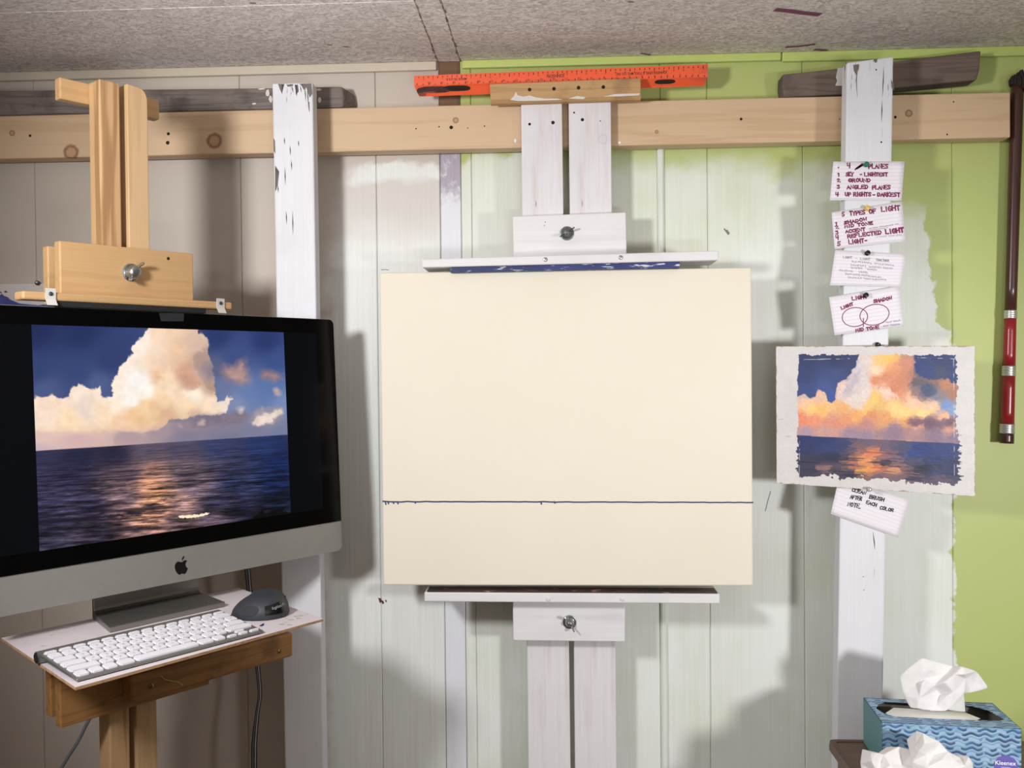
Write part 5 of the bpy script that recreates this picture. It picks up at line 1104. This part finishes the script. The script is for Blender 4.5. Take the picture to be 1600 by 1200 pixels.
# box
HB = .900; FA, FB = hitZ(1378, 1129, HB), hitZ(1596, 1139, HB); BA = hitZ(1349, 1090, HB)
bu = (FB-FA).normalized(); bw = (FB-FA).length; bv = Vector((-bu.y, bu.x, 0)); bd = (BA-FA).dot(bv); sk = (BA-FA).dot(bu)
ba = math.atan2(bu.y, bu.x); BO = Vector((FA.x, FA.y, ZTB+.0004)); bh = HB-BO.z
tbx = thing('tissue_box', 'blue wave patterned tissue box with a tissue sticking out, on the side table', 'box', BO, ba)
def wave_mat():
    k = NT('wave_print', .5); P = k.obj(); X = k.xyz(P); 
    v = k.math('ADD', X[2], k.math('MULTIPLY', X[1], .9))
    amp = k.math('MULTIPLY', k.n('Math', operation='SINE').outputs[0], 0)
    s = k.n('Math', operation='SINE'); k.set(s.inputs[0], k.math('ADD', k.math('MULTIPLY', X[0], 285), k.math('MULTIPLY', k.noise(P, 16, 1), 4)))
    yy = k.math('ADD', v, k.math('MULTIPLY', s.outputs[0], .0018))
    ln = k.math('MULTIPLY', yy, 125); f = k.n('Math', operation='FRACT'); k.set(f.inputs[0], ln)
    band = k.math('MULTIPLY', k.step(f.outputs[0], .05, .25), k.step(f.outputs[0], .75, .5))
    cmb = k.n('CombineXYZ'); k.set(cmb.inputs[0], k.math('MULTIPLY', X[0], 42)); fl_ = k.n('Math', operation='FLOOR'); k.set(fl_.inputs[0], ln); k.set(cmb.inputs[1], k.math('MULTIPLY', fl_.outputs[0], 3.7))
    id_ = k.noise(cmb.outputs[0], 1, 2); id2 = k.noise(k.scale(cmb.outputs[0], (.6, 1, 1), (5, 9, 0)), 1, 2)
    ink = k.ramp(id2, [(.3, lin((54, 60, 118))), (.42, lin((52, 92, 142))), (.52, lin((36, 76, 110))), (.6, lin((28, 38, 78))), (.7, lin((74, 66, 126)))])
    basec = k.ramp(k.noise(k.scale(P, (14, 40, 40)), 1, 3), [(.3, lin((122, 160, 192))), (.55, lin((156, 186, 208))), (.72, lin((100, 150, 172)))])
    m = k.math('MULTIPLY', band, k.step(k.math('ADD', id_, k.math('MULTIPLY', s.outputs[0], .06)), .42, .50))
    thin = k.math('MULTIPLY', k.math('MULTIPLY', k.step(f.outputs[0], .5, .62), k.step(f.outputs[0], .9, .75)), .5)
    col = k.mix(thin, basec, lin((76, 122, 168))); return k.base(k.mix(k.math('MULTIPLY', m, .9), col, ink))
M['waves'] = wave_mat(); M['teal'] = plain('teal_card', (92, 138, 142), .55, var=.04); M['film'] = plain('milky_film', (226, 223, 218), .35); M['inside'] = plain('box_inside', (120, 116, 106), .8)
def bx(x, y, z): return Vector((x + sk*y/bd, y, z))
S = [bx(0, 0, 0), bx(bw, 0, 0), bx(bw, bd, 0), bx(0, bd, 0)]
hole = [bx(x*bw, y*bd, bh) for x, y in ((.035, .56), (.075, .72), (.15, .86), (.80, .84), (.90, .70), (.955, .34), (.90, .27), (.5, .245), (.14, .26), (.07, .36))]
def wall_mb(a, b, zlo=0, zhi=None): zhi = bh if zhi is None else zhi; return MB().slab([Vector((a.x, a.y, zlo)), Vector((b.x, b.y, zlo)), Vector((b.x, b.y, zhi)), Vector((a.x, a.y, zhi))], [Vector((p.x, p.y, z)) + (S[0]+S[2]-a-b).normalized()*.0008 for p, z in ((a, zlo), (b, zlo), (b, zhi), (a, zhi))])
obj('front_panel', wall_mb(S[0], S[1]), [M['waves'], M['inside']], tbx, local=True); obj('back_panel', wall_mb(S[2], S[3]), [M['waves'], M['inside']], tbx, local=True)
obj('end_panel', wall_mb(S[3], S[0]), [M['teal'], M['inside']], tbx, local=True, label='plain teal end panel'); obj('end_panel', wall_mb(S[1], S[2]), [M['teal'], M['inside']], tbx, local=True, label='plain teal end panel')
for o in tbx.children:
    if o.name.split('.')[0].endswith('panel'): o.data.polygons[1].material_index = 1
# top with the long slot cut out of it
from mathutils.geometry import delaunay_2d_cdt
def cdt(outer, inner=None, extra=()):
    pts = [Vector((p.x, p.y)) for p in outer]; n0 = len(pts); ed = [(i, (i+1) % n0) for i in range(n0)]
    if inner: m0 = len(inner); pts += [Vector((p.x, p.y)) for p in inner]; ed += [(n0+i, n0+(i+1) % m0) for i in range(m0)]
    pts += [Vector(p) for p in extra]
    v, e, f, *_r = delaunay_2d_cdt(pts, ed, [], 0, 1e-7)
    def ins(p, poly):
        r = False
        for i in range(len(poly)):
            a, b = poly[i], poly[(i+1) % len(poly)]
            if (a.y > p.y) != (b.y > p.y) and p.x < (b.x-a.x)*(p.y-a.y)/(b.y-a.y)+a.x: r = not r
        return r
    F_ = []
    for t in f:
        c = sum((v[i] for i in t), Vector((0, 0)))/len(t)
        if ins(c, outer) and not (inner and ins(c, inner)): F_.append(tuple(t))
    return v, F_
T = [bx(0, 0, bh), bx(bw, 0, bh), bx(bw, bd, bh), bx(0, bd, bh)]; v, f = cdt(T, hole); mb = MB(); mb.v = [(p.x, p.y, bh) for p in v]; mb.f = f
o = obj('top_panel', mb, M['waves'], tbx, local=True); s_ = o.modifiers.new('thickness', 'SOLIDIFY'); s_.thickness = .0007; s_.offset = -1
obj('inside', MB().slab([Vector((p.x, p.y, .012)) for p in [bx(.004, .004, 0), bx(bw-.004, .004, 0), bx(bw-.004, bd-.004, 0), bx(.004, bd-.004, 0)]], [Vector((p.x, p.y, .006)) for p in [bx(.004, .004, 0), bx(bw-.004, .004, 0), bx(bw-.004, bd-.004, 0), bx(.004, bd-.004, 0)]]), M['inside'], tbx, local=True)
fo = [bx(x*bw, y*bd, bh-.003) for x, y in ((.10, .50), (.20, .74), (.72, .70), (.80, .45), (.70, .27), (.40, .262), (.14, .28))]; mb = MB(); nf = len(fo)
mid = Vector((bw*.45, bd*.46, bh-.001)); mb.v = [tuple(p-Vector((0, 0, .002))) for p in fo]+[tuple(p.lerp(mid, .5)+Vector((0, 0, .001))) for p in fo]+[tuple(mid)]
for i in range(nf): mb.f += [(i, (i+1) % nf, nf+(i+1) % nf, nf+i), (nf+i, nf+(i+1) % nf, 2*nf)]
obj('slot_film', mb, M['film'], tbx, local=True, smooth=True, label='milky plastic film inside the slot')
# oval maker's mark, lower right of the front
oc_ = hitP(1571.5, 1196, FA, -bv); q = oc_-BO; ou, oz = q.dot(bu), q.z; mb = MB(); mb.v = [(ou+.0185*math.cos(t), -.0006, oz+.0165*math.sin(t)) for t in np.linspace(0, 2*math.pi, 32, endpoint=False)]; mb.f = [tuple(range(32))]
lg = obj('maker_oval', mb, plain('violet_oval', (104, 94, 170), .5), tbx, local=True, label='violet oval maker mark')
c_, s_n = math.cos(ba), math.sin(ba)
def bw_(x, y, z): return BO + Vector((x*c_-y*s_n, x*s_n+y*c_, z))
m = font_mesh('Kleenex', .0098, lambda x, y: bw_(ou-.001+x, -.0010, oz+.004+y-40*x*x*.0)); obj('maker_lettering', m, plain('white_print', (240, 240, 244), .5), lg)
mb = MB().add([bw_(ou-.008+a, -.0010, oz-.0035+b) for a, b in ((0, 0), (.015, 0), (.015, .0011), (0, .0011))], [(0, 1, 2, 3)]); obj('small_print', mb, plain('pale_print', (190, 186, 224), .5), lg)
k = NT('tissue_paper', .9, 0, .2); k.b.inputs['Subsurface Weight'].default_value = .35; k.b.inputs['Subsurface Radius'].default_value = (.012, .012, .012); k.b.inputs['Subsurface Scale'].default_value = 1; nn = k.noise(k.obj(), 120, 4, .6); k.bump(nn, .25, .002); k.base(k.mix(nn, lin((222, 218, 217)), lin((234, 231, 230)))); M['tissue'] = k.m
def crumple(name, pts, outline, yb, zoom, off, parent, label=None, back=.03, smooth_n=2):
    """a folded paper shape: traced fold points with their own depth, closed by a second layer behind"""
    Wp = {}
    for key_, (x, y, d) in pts.items(): Wp[key_] = (x, y, d*.62)
    ou_ = [Vector((Wp[q][0], Wp[q][1])) for q in outline]; inn = [q for q in Wp if q not in outline]
    v, f = cdt(ou_, None, [(Wp[q][0], Wp[q][1]) for q in inn]); names = list(outline)+inn
    dep = []
    for p in v:
        best = min(names, key=lambda q: (Wp[q][0]-p.x)**2+(Wp[q][1]-p.y)**2); dep.append(Wp[best][2])
    mb = MB(); front = []
    for p, d in zip(v, dep): mb.v.append(tuple(hitY(off[0]+p.x/zoom, off[1]+p.y/zoom, yb+d)))
    nv = len(v); on = len(ou_); mb.f = [tuple(t) for t in f]; mp = {}
    for i, (p, d) in enumerate(zip(v, dep)):
        if min((p-q).length for q in ou_) < 1e-3: mp[i] = i
        else: mp[i] = len(mb.v); w = hitY(off[0]+p.x/zoom, off[1]+p.y/zoom, yb+d); mb.v.append((w.x, yb+back-d*.3, w.z))
    mb.f += [tuple(mp[i] for i in reversed(t)) for t in f]
    o = obj(name, mb, M['tissue'], parent, label=label); s = o.modifiers.new('folds', 'SUBSURF'); s.subdivision_type = 'SIMPLE'; s.levels = s.render_levels = 3
    tex = bpy.data.textures.new('crinkle', 'CLOUDS'); tex.noise_scale = .03; dm = o.modifiers.new('crinkle', 'DISPLACE'); dm.texture = tex; dm.strength = .0016; dm.texture_coords = 'LOCAL'; dm.mid_level = .5
    s2 = o.modifiers.new('soften', 'SMOOTH'); s2.factor = .5; s2.iterations = smooth_n
    return o
mid = bw_(bw*.46, bd*.5, bh)
crumple('tissue', dict(A=(650, 98, 0), B=(440, 270, .012), C=(480, 460, .006), D=(545, 575, 0), F=(612, 582, -.014), D2=(720, 600, -.008), M=(900, 600, -.016), N=(1066, 615, -.008), O=(1052, 440, -.012), V=(1075, 442, .008), U=(1280, 388, .020), T=(1165, 228, .012), Q=(1030, 183, -.010), R=(945, 180, .012), X=(800, 140, .006),
    E=(604, 350, -.004), E2=(655, 340, -.022), E3=(628, 480, -.020), G=(690, 300, -.002), H=(700, 210, -.014), I=(868, 330, -.028), J=(768, 365, -.014), J2=(790, 400, .004), K=(832, 450, .006), L=(780, 560, -.004), K2=(870, 470, -.018), S=(880, 250, .006), P=(1050, 260, -.022), P2=(960, 260, -.020), P3=(950, 420, -.020), Y=(1062, 300, .004), Z=(1150, 330, .016)),
    ['A', 'B', 'C', 'D', 'F', 'D2', 'M', 'N', 'O', 'V', 'U', 'T', 'Q', 'R', 'X'], mid.y, 5.926, (1330, 1010), tbx, 'white tissue pulled half out of the slot', back=.022, smooth_n=5)
tz = FA.y-.055
c1 = crumple('crumpled_tissue', dict(a=(80, 1085, .01), b=(180, 985, .0), c=(250, 985, -.01), d=(300, 1000, .0), e=(440, 925, .012), f=(575, 960, .01), g=(600, 1120, -.01), h=(600, 1300, -.01), i=(350, 1330, -.03), j=(120, 1300, -.01), k=(190, 1060, -.022), l=(280, 1080, .004), m=(400, 1010, -.006), n=(480, 1090, .008), o=(360, 1100, -.026), p=(450, 1160, -.03), q=(250, 1180, -.03)),
    ['a', 'b', 'c', 'd', 'e', 'f', 'g', 'h', 'i', 'j'], tz, 5.926, (1330, 1010), None, back=.03)
tag(c1, 'low crumpled white tissue in front of the tissue box, left one', 'tissue')
c2 = crumple('crumpled_tissue', dict(a=(602, 775, .012), b=(665, 800, .0), c=(735, 845, .004), d=(820, 880, .012), e=(900, 970, .008), f=(1030, 1040, .012), g=(1090, 1020, -.006), h=(1130, 1080, -.004), i=(1140, 1300, .0), j=(850, 1335, -.03), k=(560, 1310, -.01), l=(562, 1070, -.006), m=(590, 930, .004), n=(680, 900, -.018), o=(760, 1000, .010), p=(700, 1000, -.004), q=(620, 980, -.024), r=(840, 1050, -.022), s=(960, 1060, -.010), t=(700, 1120, -.034), u=(1050, 1110, -.022), v=(900, 1160, -.03)),
    ['a', 'b', 'c', 'd', 'e', 'f', 'g', 'h', 'i', 'j', 'k', 'l', 'm'], tz-.012, 5.926, (1330, 1010), None, back=.03)
tag(c2, 'crumpled white tissue with a tall pointed peak in front of the tissue box', 'tissue')
# joined marks too small to pick apart
for o in list(COL.objects):
    if o.type == 'MESH' and o.name.split('.')[0] in ('crack', 'paint_dab', 'nail_holes', 'screw_holes', 'drill_holes', 'paint_fleck', 'scratch', 'torn_joint_edge', 'paint_smear', 'paint_smudge', 'tick_marks', 'lettering', 'horizon_line', 'maker_lettering', 'dirt_smear', 'emblem'):
        if o.name.split('.')[0] not in ('emblem', 'maker_lettering', 'dirt_smear'): o['kind'] = 'stuff'
